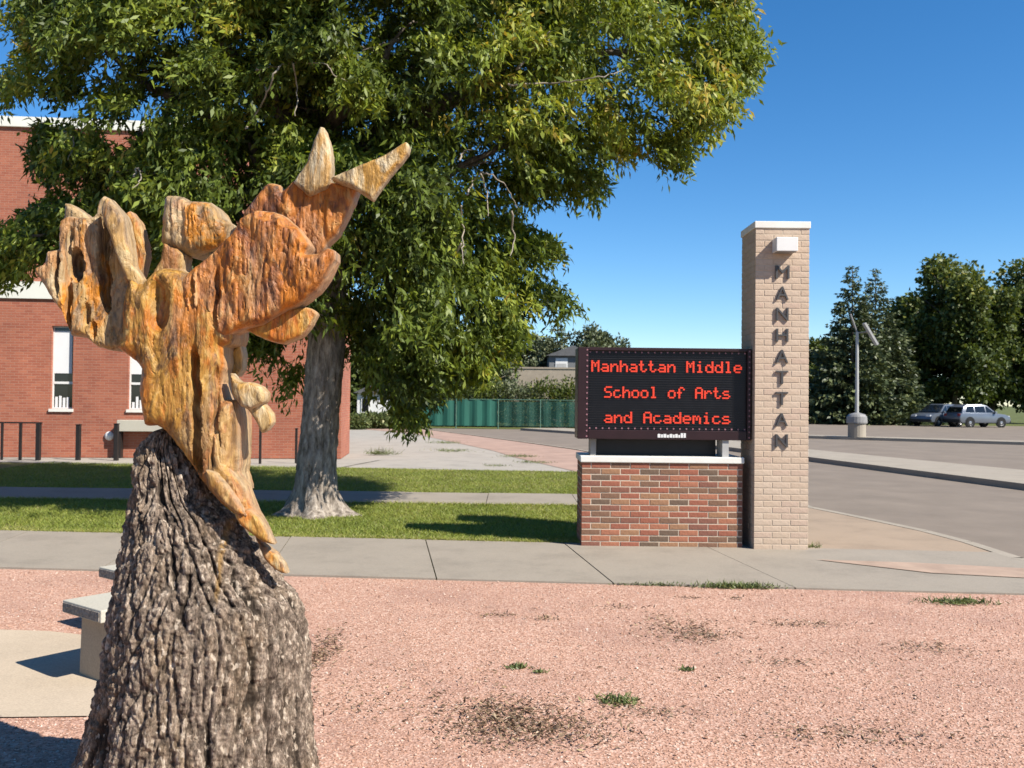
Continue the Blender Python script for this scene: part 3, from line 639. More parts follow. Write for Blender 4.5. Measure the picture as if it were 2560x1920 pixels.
# left and right flanks
brick_face(pil, (0, D, 0), -math.pi/2, D-0.1, PZ, BT, (4, 3, 2, 3), bl=0.24, depth=0.06, jit=.001)
brick_stuff(pil, (W, .1, 0), math.pi/2, D-.1, PZ, BT[0], bl=.24)
brick_stuff(pil, (W-.06, D, 0), math.pi, W-.12, PZ, BT[0], bl=.188)
MB().box(-0.012, -0.014, PZ, W+.012, D+.012, PZ+.075, 0.006).build('cap', MT['cap'], pil)
lz0, lz1 = 3.02, 1.19
lm = {c: text_mesh(c, 0.142, 0.022, 0.132 if c != 'M' else 0.15) for c in 'MANHT'}
for i, c in enumerate('MANHATTAN'):
    link('letter', lm[c], MT['letter'], pil, (2.925-PX0, -0.014, lz0+(lz1-lz0)*i/8))
fx0, fx1, fz0, fz1 = 2.815-PX0, 3.045-PX0, 3.225, 3.375
fx = MB().box(fx0, -0.17, fz0, fx1, -0.002, fz1, 0.006).build('wall_light', MT['white'], pil)
MB().box(fx0+.02, -0.158, fz0-.006, fx1-.02, -0.02, fz0-.0005).build('lens', MT['grey'], fx)

# ------------------------------------------------------------------ electronic message sign
SX0, SX1, SYF = 0.775, 2.535, 10.10; SD = 0.70; SH = 0.93
sg = empty('message_sign', (SX0, SYF, 0), 'dark electronic message board with red letters on a red brick base', 'sign')
W = SX1-SX0
wallp = MB().box(0.004, 0.004, 0, W-.004, SD-.004, SH-.001).build('base_wall', MT['mortar'], sg)
wt = (4, 3, 4, 2, 3, 3)
brick_face(wallp, (0, 0, 0), 0, W, SH, BR, wt)
brick_face(wallp, (0, SD, 0), -math.pi/2, SD-0.1, SH, BR, wt)
brick_stuff(wallp, (W, .1, 0), math.pi/2, SD-.1, SH, BR[0])
brick_stuff(wallp, (W-.1, SD, 0), math.pi, W-.2, SH, BR[0])
MB().box(-0.018, -0.022, SH, W+.012, SD+.02, SH+.068, 0.007).build('cap', MT['cap'], sg)
cx0, cx1, cz0, cz1 = 0.722-SX0, 2.622-SX0, 1.185, 2.19; cy0, cy1 = 0.0, 0.45
cab = MB().box(cx0+.11, cy0+.035, cz0+.02, cx1-.02, cy1-.01, cz1-.02).build('cabinet', MT['screen'], sg)
for q in ((cx0, cx0+.112, cz0, cz1), (cx1-.045, cx1, cz0, cz1)):
    MB().box(q[0], cy0-.01, q[2], q[1], cy1, q[3], 0.006).build('frame', MT['maroon'], cab)
for z0, z1 in ((cz0, cz0+.10), (cz1-.035, cz1)):
    MB().box(cx0+.115, cy0-.004, z0, cx1-.047, cy1-.003, z1, 0.004).build('frame', MT['maroon'], cab)
lv = MB(); z = cz0+.112
while z < cz1-.05: lv.box(cx0+.115, cy0+.024, z, cx1-.047, cy0+.0345, z+.0035); z += 0.0265
lo = lv.build('louvres', MT['louvre'], cab)
st = MB()
def stud(x, z, y): st.box(x-.008, y-.004, z-.008, x+.008, y, z+.008)
for i in range(25):
    x = cx0+.135+(cx1-.065-cx0-.135)*i/24; stud(x, cz1-.052, cy0+.0235); stud(x, cz0+.118, cy0+.0235)
for i in range(17):
    z = cz0+.03+(cz1-cz0-.06)*i/16; stud(cx0+.100, z, cy0-.0105); stud(cx1-.022, z, cy0-.0105)
st.build('studs', MT['stud'], cab)
FONT = {'M': '10001 11011 10101 10101 10001 10001 10001', 'a': '00000 00000 01110 00001 01111 10001 01111', 'n': '00000 00000 10110 11001 10001 10001 10001',
 'h': '10000 10000 10110 11001 10001 10001 10001', 't': '01000 01000 11100 01000 01000 01001 00110', 'i': '00100 00000 01100 00100 00100 00100 01110',
 'd': '00001 00001 01101 10011 10001 10001 01111', 'l': '01100 00100 00100 00100 00100 00100 01110', 'e': '00000 00000 01110 10001 11111 10000 01110',
 'S': '01111 10000 10000 01110 00001 00001 11110', 'c': '00000 00000 01110 10000 10000 10001 01110', 'o': '00000 00000 01110 10001 10001 10001 01110',
 'f': '00110 01001 01000 11100 01000 01000 01000', 'A': '01110 10001 10001 11111 10001 10001 10001', 'r': '00000 00000 10110 11001 10000 10000 10000',
 's': '00000 00000 01110 10000 01110 00001 11110', 'm': '00000 00000 11010 10101 10101 10001 10001'}
dp = 0.0180
def led_line(txt, xs, xe, zt):
    n = len(txt)*6-1; pit = (xe-xs)/n
    for i, ch in enumerate(txt):
        if ch == ' ': continue
        b = MB()
        for r, row in enumerate(FONT[ch].split()):
            for k, c in enumerate(row):
                if c == '1':
                    x = xs+(i*6+k)*pit; z = zt-r*dp
                    b.box(x+.0006, cy0+.018, z-dp+.0016, x+pit*1.2, cy0+.0225, z-.0004)
        b.build('letter', MT['led'], cab)
pz = lambda py: 1.6-(py-1003)/FPX*10.1
pxx = lambda px: (px-1280)/FPX*10.1-SX0
led_line('Manhattan Middle', pxx(1478), pxx(1855), pz(901))
led_line('School of Arts', pxx(1511), pxx(1826), pz(966))
led_line('and Academics', pxx(1511), pxx(1827), pz(1029))
nb = MB(); x = pxx(1645)
for wd, hh in ((.03, .04), (.022, .034), (.03, .04), (.024, .03), (.03, .04), (.02, .034), (.028, .04), (.02, .03), (.026, .05), (.024, .05)):
    nb.box(x, cy0-.0075, cz0+.022, x+wd, cy0-.0042, cz0+.022+hh); x += wd+.006
nb.build('nameplate', MT['white'], cab)
MB().box(0.10, 0.10, SH+.066, 0.16, 0.36, cz0+.022).build('support', MT['grey'], sg)
MB().box(W-.22, 0.02, SH+.066, W-.15, 0.3, cz0+.022).build('support', MT['palegrey'], sg)
MB().box(0.18, 0.22, SH+.066, W-.25, 0.34, cz0+.022).build('support', MT['black'], sg)

# ------------------------------------------------------------------ school building
bp = gnd(0, 1143); bq = gnd(852, 1147)
P0 = Vector((bp[0], bp[1], 0)); P1 = Vector((bq[0], bq[1], 0)); U = (P1-P0).normalized(); ba = math.atan2(U.y, U.x)
BL = (P1-P0).length
bld = empty('brick_building', (P1.x, P1.y, 0), 'red brick school building with white roof edge and narrow windows', 'building', rz=ba)
# local x: 0 at the right corner, negative to the left; y to the back
def bloc(px, py, dy=0.0):   # where the view through a pixel meets the facade, in local coordinates
    d = ray(px, py); nrm = Vector((-U.y, U.x, 0)); P = P1+nrm*dy
    t = (P-Vector((0, 0, 1.6))).dot(nrm)/d.dot(nrm); h = Vector((0, 0, 1.6))+d*t-P1
    return h.dot(U), h.z
wins = []
for px in (-66, 155, 348, 541):
    x, _ = bloc(px, 930); _, zt = bloc(155, 815); _, zb = bloc(155, 1022); wins.append((x-.27, x+.27, zb, zt))
H1 = bloc(0, 745)[1]; H1t = bloc(0, 702)[1]
def wall_with_openings(x0, x1, z1, ops):
    b = MB(); xs = x0
    for (a, e, zb, zt) in sorted(ops):
        b.quad((xs, 0, 0), (a, 0, 0), (a, 0, z1), (xs, 0, z1)); b.quad((a, 0, 0), (e, 0, 0), (e, 0, zb), (a, 0, zb)); b.quad((a, 0, zt), (e, 0, zt), (e, 0, z1), (a, 0, z1))
        dpt = 0.16
        b.quad((a, 0, zb), (a, dpt, zb), (a, dpt, zt), (a, 0, zt)); b.quad((e, dpt, zb), (e, 0, zb), (e, 0, zt), (e, dpt, zt))
        b.quad((a, 0, zt), (a, dpt, zt), (e, dpt, zt), (e, 0, zt)); b.quad((a, dpt, zb), (a, 0, zb), (e, 0, zb), (e, dpt, zb))
        xs = e
    b.quad((xs, 0, 0), (x1, 0, 0), (x1, 0, z1), (xs, 0, z1))
    b.quad((x1, 0, 0), (x1, 2.6, 0), (x1, 2.6, z1), (x1, 0, z1)); b.quad((x1, 2.6, 0), (x0, 2.6, 0), (x0, 2.6, z1), (x1, 2.6, z1))
    return b
BLX = -BL-9
wall_with_openings(BLX, 0, H1, wins).build('wall', MT['wallbrick'], bld)
MB().box(BLX, -0.06, H1-.001, 0.06, 2.66, H1t).build('fascia', MT['fascia'], bld)
_, H2b = bloc(0, 316, 2.5); _, H2t = bloc(0, 291, 2.5)
MB().box(BLX, 2.5, 0, -3.2, 12, H2b).build('upper_wall', MT['wallbrick'], bld)
MB().box(BLX, 2.42, H2b-.001, -3.12, 12.08, H2t).build('coping', MT['fascia'], bld)
for a, e, zb, zt in wins:
    f = MB(); y = 0.10; t_ = 0.035
    f.box(a+.001, y, zb+.001, a+t_, y+.05, zt-.001); f.box(e-t_, y, zb+.001, e-.001, y+.05, zt-.001); f.box(a+t_, y, zt-t_, e-t_, y+.05, zt-.001); f.box(a+t_, y, zb+.001, e-t_, y+.05, zb+t_)
    zm = zb+(zt-zb)*0.315; f.box(a+t_, y-.004, zm-.03, e-t_, y+.05, zm+.03)
    wo_ = f.build('window', MT['white'], bld)
    MB().quad((a+t_, y+.03, zb+t_), (e-t_, y+.03, zb+t_), (e-t_, y+.03, zt-t_), (a+t_, y+.03, zt-t_)).build('pane', MT['glass'], wo_)
    MB().box(a+t_+.002, y+.008, zb+(zt-zb)*0.43, e-t_-.03, y+.026, zt-.12).build('blind', MT['blind'], wo_)
    s = MB()
    for k in range(4):
        xx = a+.07+k*.095; s.box(xx, y+.012, zb+t_, xx+.06, y+.027, zb+t_+random.uniform(.12, .3))
    s.build('window_ornaments', MT['blind'], wo_)
    MB().box(a-.03, -0.05, zb-.075, e+.03, 0.098, zb-.001).build('sill', MT['cap'], wo_)
# wall ledge and round vent by the windows
lx0, lzt = bloc(292, 1050, -0.32); lx1, lzb = bloc(386, 1079, -0.32)
le = empty('wall_ledge', bld.matrix_basis @ Vector((lx0, -0.32, 0)), 'pale grey ledge on legs below the window, beside the stump', 'ledge', rz=ba)
MB().box(0, 0, lzb, lx1-lx0+.5, 0.30, lzt, 0.01).build('top', MT['bench'], le)
for x in (0.03, lx1-lx0, lx1-lx0+.44): MB().box(x, 0.05, 0, x+.06, 0.25, lzb).build('leg', MT['rail'], le)
vx, vz = bloc(272, 1090, -0.05)
v_ = MB().lathe([(0.0, 0.08), (0.07, 0.07), (0.11, 0.04), (0.12, 0.0)], k=20); vo = v_.build('wall_vent', MT['white'], smooth=True)
tag(vo, 'round white cap on the brick wall beside a dark post', 'vent')
vo.location = bld.matrix_basis @ Vector((vx, -0.003, vz)); vo.rotation_euler = (R(90), 0, ba)
# dark posts and rail in front of the wall
def post(px, top, bot, wd, label):
    x, y = gnd(px, bot); z = at(px, top, y).z
    t = empty('post', (x, y, 0), label, 'post', 'dark posts along the school wall')
    MB().box(-wd/2, -wd/2, 0, wd/2, wd/2, z, 0.008).build('shaft', MT['rail'], t)
    MB().box(-wd/2-.01, -wd/2-.01, z, wd/2+.01, wd/2+.01, z+.015).build('post_cap', MT['rail'], t)
post(195, 1062, 1151, .10, 'thick dark post standing alone below the wide gap between school windows')
post(290, 1060, 1152, .10, 'thick dark post beside the round white cap and pale ledge')
post(650, 1072, 1160, .055, 'slim dark post between carved talon and tree trunk')
post(740, 1072, 1159, .055, 'slim dark post touching the left side of the tree trunk')
ry = 22.6; a0 = at(-70, 1058, ry+.05); a1 = at(102, 1058, ry)
rl = empty('railing', (a1.x, ry, 0), 'dark railing with top bar at the far left by the school wall', 'railing')
for px, wd in ((97, .10), (52, .06), (6, .05), (-60, .06)):
    q = at(px, 1058, ry); MB().box(q.x-a1.x-wd/2, -wd/2, 0, q.x-a1.x+wd/2, wd/2, a1.z-.012, 0.006).build('post', MT['rail'], rl)
MB().box(a0.x-a1.x, -.025, a1.z-.011, 0.03, .025, a1.z+.025).build('top_rail', MT['rail'], rl)

# ------------------------------------------------------------------ trees
def leaf_quads(P, Dv, L, Wd, tint, name, flat=0.35):
    n = len(P); Dv = Dv/np.linalg.norm(Dv, axis=1)[:, None]
    s = rng.normal(size=(n, 3)); s -= (s*Dv).sum(1)[:, None]*Dv; s /= np.linalg.norm(s, axis=1)[:, None]
    nn = np.cross(Dv, s); L = L[:, None]; Wd = Wd[:, None]
    V = np.zeros((n, 4, 3)); V[:, 0] = P; V[:, 1] = P+Dv*L*.45+s*Wd+nn*Wd*.3; V[:, 2] = P+Dv*L-nn*Wd*flat; V[:, 3] = P+Dv*L*.45-s*Wd+nn*Wd*.3
    return np_mesh(name, V.reshape(-1, 3), np.arange(n*4).reshape(-1, 4), np.repeat(tint, 4))
def curve_pts(a, b, sag, n=8, jit=0.1):
    a, b = Vector(a), Vector(b); out = []
    for i in range(n+1):
        t = i/n; p = a.lerp(b, t); p.z += sag*math.sin(math.pi*t); k = jit*math.sin(math.pi*t)
        p += Vector((noise.noise(p*1.3)*k, noise.noise(p*1.3+Vector((9, 2, 4)))*k, noise.noise(p*1.1+Vector((1, 7, 3)))*k)); out.append(p)
    return out
MAIN = [(40, 60), (60, -100), (200, -300), (500, -480), (900, -560), (1300, -480), (1650, -300), (1830, -120), (1885, 50), (1890, 110), (1840, 200), (1790, 280), (1735, 330), (1690, 390), (1662, 400), (1640, 330), (1600, 320), (1555, 370), (1480, 465), (1440, 475), (1380, 450), (1310, 470), (1285, 540), (1310, 590), (1375, 612), (1320, 640), (1275, 690), (1380, 725), (1425, 750), (1395, 775), (1340, 745), (1290, 785), (1285, 840), (1235, 870), (1180, 915), (1110, 950), (1060, 1000), (1012, 1040), (985, 995), (930, 975), (885, 940), (855, 880), (845, 850), (770, 850), (748, 930), (718, 985), (690, 940), (660, 880), (620, 850), (560, 830), (480, 780), (400, 690), (330, 590), (200, 630), (100, 670), (0, 680), (-150, 670), (-200, 600), (-100, 570), (0, 570), (70, 520), (160, 500), (175, 420), (125, 430), (105, 380), (115, 310), (205, 280), (190, 240), (125, 205), (35, 240), (5, 205), (55, 155)]
HOLES = [(8, 110, 46), (1610, 250, 26), (1345, 560, 20), (210, 215, 20), (1500, 90, 16), (1330, 230, 12), (268, 150, 38), (180, 262, 26), (1430, 280, 24), (450, 78, 24), (385, 262, 26), (290, 338, 34), (1560, 105, 20), (545, 680, 10), (340, 300, 22), (130, 150, 20), (1530, 160, 18), (1245, 590, 14), (1395, 430, 12), (1480, 240, 14)]
def big_tree():
    t = empty('shade_tree', TR, 'large leafy shade tree with pale rough trunk on the lawn', 'tree')
    def loc(v): return Vector(v)-TR
    YC = 13.3
    # trunk with flared roots
    b = MB(); prof = []
    def trunk_ring(z):
        px = np.interp(z, [0, 0.25, 0.6, 1.6, 2.5, 3.4, 4.4], [797, 793, 793, 805, 816, 818, 815])
        r = np.interp(z, [-.1, 0, .06, .14, .3, .6, 1.2, 2.0, 3.0, 4.4], [.62, .54, .43, .36, .30, .265, .25, .255, .24, .19]); return px, r
    NK = 64; zs = [-.1, 0, .03, .07, .12, .18, .25, .35]+[.35+.06*i for i in range(1, 70)]
    for z in zs:
        px, r = trunk_ring(z); cx = at(px, 1000, 12.75).x-TR.x
        for j in range(NK):
            a = 2*math.pi*j/NK; fl = max(0, 1-z/.5)
            q = Vector((math.cos(a)*7, math.sin(a)*7, z*2.2)); dd, _ = noise.voronoi(q*1.3); e = min(1, (dd[1]-dd[0])/.4)
            rr = r*(1+fl*.22*math.cos(5*a+1.0))+.028*(e-.5)+.012*noise.fractal(Vector((math.cos(a)*9, math.sin(a)*9, z*8)), 1, 2, 3)
            b.v.append((cx+rr*math.cos(a), rr*math.sin(a), max(z, -.1)))
    for i in range(len(zs)-1):
        for j in range(NK): b.f.append((i*NK+j, i*NK+(j+1) % NK, (i+1)*NK+(j+1) % NK, (i+1)*NK+j))
    b.build('trunk', MT['trunk'], t, smooth=True)
    # twig positions inside the outline, with depth
    n = 60000; g = np.c_[rng.uniform(-220, 1920, n), rng.uniform(-560, 1060, n)]
    k = inpoly(g, MAIN)
    for hx, hy, hr in HOLES: k &= np.hypot(g[:, 0]-hx, g[:, 1]-hy) > hr+14
    g = g[k]; de = edgedist(g, MAIN)
    # leaf masses: clumps at their own depth, plus a thinner fill in the heart of the crown
    NC = 520
    tips = np.array([(1320, 715), (1370, 735), (1412, 752), (1340, 610), (1370, 615), (1870, 95), (1845, 175), (1800, 260), (1740, 310), (1690, 365), (1664, 385), (1470, 455), (1430, 462), (1560, 350), (1190, 890), (1110, 930), (1060, 975), (1012, 1020), (30, 215), (60, 200), (120, 385), (130, 340), (20, 620), (60, 600), (110, 560), (720, 945), (1280, 780), (1285, 820), (1240, 860), (1270, 650), (80, 100), (70, 60)], float)
    g[:len(tips)] = tips; de = edgedist(g, MAIN)
    cg, cde = g[:NC], de[:NC]
    Dh = np.clip(0.25+cde*0.0125, 0.25, 2.3); u = rng.uniform(-1, 1, NC); u = np.sign(u)*np.abs(u)**0.45; cY = YC+u*Dh
    ctint = rng.normal(0, .16, NC); crad = rng.uniform(22, 52, NC)*np.clip(.55+cde/90, .55, 1.25)
    per = 19; k = np.repeat(np.arange(NC), per)
    ga = cg[k]+rng.normal(0, 1, (NC*per, 2))*np.c_[crad[k]*1.15, crad[k]*.72]; ya = cY[k]+rng.normal(0, .30, NC*per)
    gf = g[NC:NC+2600]; fde = de[NC:NC+2600]; ok = fde > 60; gf, fde = gf[ok], fde[ok]
    yf = YC+rng.uniform(-.5, 1, len(gf))*np.clip(fde*.0125, .3, 2.0)
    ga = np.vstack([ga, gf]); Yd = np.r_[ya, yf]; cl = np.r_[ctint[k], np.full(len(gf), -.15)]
    ok = np.ones(len(ga), bool)
    for hx, hy, hr in HOLES: ok &= np.hypot(ga[:, 0]-hx, ga[:, 1]-hy) > hr+8
    ok &= inpoly(ga, MAIN) | (edgedist(ga, MAIN) < 14)
    g, Yd, cl = ga[ok], Yd[ok], cl[ok]
    lx0 = (g[:, 0] > 700) & (g[:, 0] < 900) & (g[:, 1] > 800); Yd[lx0] = np.maximum(Yd[lx0], 13.3)
    C = np.array([tuple(at(a, b_, y)) for (a, b_), y in zip(g, Yd)])
    ok = C[:, 2] > 0.9; C = C[ok]; cl = cl[ok]
    # leaves along drooping twigs
    m_ = 30; N = len(C); ax = np.array([TR.x+.2, YC, 5.0]); out = C-ax; out[:, 2] *= .5; out /= np.linalg.norm(out, axis=1)[:, None]+1e-6
    d = out*.7+rng.normal(0, .5, (N, 3)); d[:, 2] -= .35; d /= np.linalg.norm(d, axis=1)[:, None]
    tl = rng.uniform(.28, .58, N)
    s = np.tile(np.linspace(-.5, .5, m_), (N, 1))+rng.normal(0, .03, (N, m_))
    P = C[:, None]+d[:, None]*(s*tl[:, None])[..., None]; P[..., 2] -= (s+.5)**2*.22*tl[:, None]
    P += rng.normal(0, .045, P.shape)
    Dl = d[:, None]*.45+rng.normal(0, .55, P.shape); Dl[..., 2] -= .55
    P = P.reshape(-1, 3); Dl = Dl.reshape(-1, 3); n = len(P)
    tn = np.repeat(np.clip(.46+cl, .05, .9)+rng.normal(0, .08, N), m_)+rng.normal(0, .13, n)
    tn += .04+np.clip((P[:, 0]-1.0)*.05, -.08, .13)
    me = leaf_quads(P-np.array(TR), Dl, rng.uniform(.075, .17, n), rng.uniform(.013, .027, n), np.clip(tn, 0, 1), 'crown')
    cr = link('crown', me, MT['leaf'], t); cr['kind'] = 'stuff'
    # limbs
    fork = [at(815, 700, 12.9), at(812, 560, 13.1), at(815, 420, 13.2)]
    ends = [(300, 420, 12.6), (180, 90, 13.2), (520, -120, 14.3), (900, -300, 13.2), (1300, -150, 14.2), (1650, 120, 13.3), (1350, 330, 12.4), (1180, 640, 12.6), (560, 560, 14.2), (1050, 820, 13.9), (660, 200, 12.0), (1000, 100, 11.9), (60, 590, 13.0), (1450, 60, 12.9), (350, -60, 12.2)]
    for i, (px, py, y) in enumerate(ends):
        f = fork[i % 3]; e = at(px, py, y); mb = MB(); pts = curve_pts(loc(f), loc(e), .35, 12, .5)
        r0 = .10+.03*(i % 3); mb.tube(pts, [r0*(1-.9*j/12)+.008 for j in range(13)], 8)
        for j in (5, 7, 9, 10, 11):
            q = pts[j]; dr = Vector((rng.normal(), rng.normal(), rng.normal()*.5+.1)).normalized()*rng.uniform(.7, 1.3)
            mb.tube(curve_pts(q, q+dr, .1, 5, .2), [.022*(1-.8*k_/5) for k_ in range(6)], 5)
        mb.build('branch', MT['branch'], t, smooth=True)
    # the trunk's leader
    mb = MB(); mb.tube(curve_pts(loc(at(816, 480, 13.0)), loc(at(880, -380, 13.3)), 0, 14, .4), [.20*(1-.88*j/14) for j in range(15)], 10); mb.build('branch', MT['branch'], t, smooth=True)
    # bare pale twigs hanging in front of the leaves
    tw = [[(615, 320), (640, 285), (668, 230), (690, 180), (712, 160), (760, 155), (815, 162), (840, 190), (880, 205), (935, 212)], [(735, 160), (742, 220), (738, 290)], [(668, 230), (650, 190), (640, 170)],
          [(1270, 213), (1360, 210), (1440, 202), (1510, 193), (1560, 172)], [(1296, 170), (1322, 140), (1345, 110), (1375, 78)], [(1167, 487), (1185, 455), (1201, 433), (1240, 445), (1270, 475), (1294, 520)], [(1152, 515), (1158, 570), (1155, 620), (1160, 660)], [(1201, 433), (1215, 480), (1220, 540)], [(1153, 610), (1130, 650)],
          [(332, 440), (345, 420), (352, 450), (330, 470)], [(160, 330), (185, 350), (170, 400)], [(640, 175), (700, 165)], [(290, 430), (330, 425), (365, 430)], [(1280, 530), (1285, 600), (1275, 640)], [(1150, 400), (1160, 380), (1180, 372)]]
    for pl in tw:
        mb = MB(); y = 11.0 if pl[0][0] > 300 else 12.0
        if pl[0][0] > 1500: y = 12.4
        pts = [loc(at(px, py, y+.25*math.sin(i*1.7))) for i, (px, py) in enumerate(pl)]
        fine = []
        for i in range(len(pts)-1):
            a_, b_, c_, d_ = pts[max(i-1, 0)], pts[i], pts[i+1], pts[min(i+2, len(pts)-1)]
            for k_ in range(5):
                u_ = k_/5; fine.append(.5*((2*b_)+(c_-a_)*u_+(2*a_-5*b_+4*c_-d_)*u_*u_+(3*b_-a_-3*c_+d_)*u_**3)+Vector((rng.normal(0, .008), rng.normal(0, .01), rng.normal(0, .008))))
        fine.append(pts[-1])
        mb.tube(fine, [.013-.009*i/len(fine) for i in range(len(fine))], 5); mb.build('twig', MT['twig'], t, smooth=True)
    # dead pale snag
    mb = MB(); mb.tube([loc(at(1290, 175, 11.4)), loc(at(1325, 135, 11.3)), loc(at(1350, 105, 11.3))], [.012, .04, .02], 6); mb.build('twig', MT['twig'], t)
big_tree()

def blob_tree(px, top, Y, rx, label, mat, n, base=0.0, trunk_r=.22, ls=(.30, .52), lob=16, yellow=0.0, group='trees beyond the car park', name='broadleaf_tree', seed=1, crown_lo=0.07, tm='branch'):
    X = at(px, 1000, Y).x; H = at(px, top, Y).z; rs = np.random.default_rng(seed)
    t = empty(name, (X, Y, base), label, 'tree', group)
    mb = MB(); mb.tube(curve_pts((0, 0, -.1), (rx*.08, 0, H*.75), 0, 8, .3), [trunk_r*(1.25-.9*j/8) for j in range(9)], 8)
    for k in range(7):
        a = k*.9+seed; z = H*(.3+.06*k); mb.tube(curve_pts((0, 0, z), (rx*.7*math.cos(a), rx*.7*math.sin(a), z+H*.2), .2, 5, .3), [trunk_r*.45*(1-.8*j/5) for j in range(6)], 6)
    mb.build('trunk', MT[tm], t, smooth=True)
    zc = H*(crown_lo+(1-crown_lo)*.5); hz = H*(1-crown_lo)*.5
    c = []
    for i in range(lob*6):
        v = rs.normal(size=3); v /= np.linalg.norm(v); f = rs.uniform(.55, .95)
        c.append((v[0]*rx*f, v[1]*rx*f, zc+v[2]*hz*f, rs.uniform(.16, .34)*rx))
    c = np.array(c); k = rs.integers(0, len(c), n); v = rs.normal(size=(n, 3)); v /= np.linalg.norm(v, axis=1)[:, None]
    r = c[k, 3]*rs.uniform(.35, 1.1, n); P = c[k, :3]+v*r[:, None]; P = P[P[:, 2] < H*1.01]; m_ = len(P); v = v[:m_]; k = k[:m_]
    D = v+rs.normal(0, .5, (m_, 3)); D[:, 2] -= .35
    tn = .35+rs.normal(0, .12, len(c))[k]+rs.normal(0, .12, m_)+yellow*np.clip((P[:, 2]-H*.45)/H, -.2, .6)
    me = leaf_quads(P, D, rs.uniform(*ls, m_), rs.uniform(ls[0]*.3, ls[1]*.35, m_), np.clip(tn, 0, 1), 'crown')
    link('crown', me, mat, t)['kind'] = 'stuff'
def spruce(px, top, Y, rx, label, seed, mat='needle', name='spruce_tree', group='trees beyond the car park', lw=.09, n_br=75):
    X = at(px, 1000, Y).x; H = at(px, top, Y).z; rs = np.random.default_rng(seed)
    t = empty(name, (X, Y, 0), label, 'tree', group)
    MB().tube([(0, 0, -.1), (0, 0, H*.97)], [.22, .02], 8).build('trunk', MT['branch'], t)
    Ps, Ds = [], []
    nl = int(H/.36)
    for i in range(nl):
        z = .3+(H-.4)*i/nl; f = 1-z/H; rr = rx*(f**.92)*rs.uniform(.82, 1.15)*1.1+.06
        for k in range(max(5, int(n_br*.42*f)+4)):
            a = rs.uniform(0, 6.28); L = rr*rs.uniform(.7, 1.1); m_ = int(8+24*L/rx*1.4)
            s = rs.uniform(.15, 1, m_)**.8; d = np.array([math.cos(a), math.sin(a), 0]); p = d*L*s[:, None]; p[:, 2] = z-.28*L*s+.22*L*s*s+rs.normal(0, .08, m_)
            p[:, :2] += rs.normal(0, .10+.08*L/rx, (m_, 2)); Ps.append(p); dd = np.tile(d, (m_, 1))+rs.normal(0, .45, (m_, 3)); dd[:, 2] -= .25; Ds.append(dd)
    P = np.vstack(Ps); D = np.vstack(Ds); m_ = len(P)
    me = leaf_quads(P, D, rs.uniform(.30, .62, m_)*(.4+.6*np.clip(1.15-P[:, 2]/H, 0, 1)), rs.uniform(lw*.9, lw*1.7, m_)*(.5+.5*np.clip(1.15-P[:, 2]/H, 0, 1)), np.clip(rs.normal(.5, .25, m_), 0, 1), 'crown'); link('crown', me, MT[mat], t)['kind'] = 'stuff'
spruce(2130, 655, 76, 4.0, 'tall dark spruce just right of the tan pillar, behind the lamp post', 3)
spruce(2188, 664, 80, 4.4, 'spruce with a slightly lower top, behind the tallest spruce', 4)
blob_tree(2385, 642, 84, 5.4, 'rounded dark broadleaf tree behind the parked cars', MT['farleaf'], 38000, seed=11, yellow=.5)
blob_tree(2590, 650, 86, 5.0, 'broadleaf tree cut off by the right edge of the picture', MT['farleaf'], 34000, seed=12, yellow=.4)
blob_tree(2480, 760, 92, 4.2, 'shorter broadleaf tree filling the gap between the two rounded ones', MT['farleaf'], 22000, seed=13)
blob_tree(2275, 760, 90, 3.6, 'dark broadleaf tree wedged between the spruces and the rounded tree', MT['farleaf'], 22000, seed=14)
blob_tree(2045, 850, 88, 3.0, 'low dark tree peeping out beside the tan pillar', MT['farleaf'], 9000, seed=15, crown_lo=0.02)
# greyish trees beyond the green fence
GB = 'trees beyond the green fence'
spruce(1392, 790, 77, 2.9, 'grey-green pointed tree above the pale wall, left of the message board', 21, 'juniper', 'juniper_tree', GB, .08, 40)
blob_tree(1482, 808, 77, 2.9, 'grey-green bushy tree rising behind the message board corner', MT['juniper'], 16000, seed=22, name='juniper_tree', group=GB, ls=(.2, .4), crown_lo=.02)
blob_tree(1318, 825, 77, 3.3, 'grey-green tree partly behind the drooping leaves', MT['juniper'], 16000, seed=23, name='juniper_tree', group=GB, ls=(.2, .4), crown_lo=.02)
blob_tree(1190, 850, 66, 3.0, 'grey-green bushy tree above the solid end of the green fence', MT['juniper'], 12000, seed=24, name='juniper_tree', group=GB, ls=(.18, .36), crown_lo=.02)
blob_tree(1060, 900, 64, 2.6, 'dark tree hidden behind the lowest hanging leaves', MT['farleaf'], 9000, seed=25, group=GB, crown_lo=.02)
blob_tree(880, 830, 68, 3.4, 'dark tree filling the gap between brick school and trunk', MT['farleaf'], 14000, seed=28, group=GB, crown_lo=.02)
blob_tree(965, 880, 72, 3.2, 'dark tree above the small white house', MT['farleaf'], 12000, seed=29, group=GB, crown_lo=.02)
blob_tree(1600, 905, 95, 3.4, 'low tree hidden behind the message board', MT['farleaf'], 9000, seed=26, group=GB, crown_lo=.02)
blob_tree(1760, 900, 95, 3.6, 'low tree hidden behind the board and the pillar', MT['farleaf'], 9000, seed=27, group=GB, crown_lo=.02)
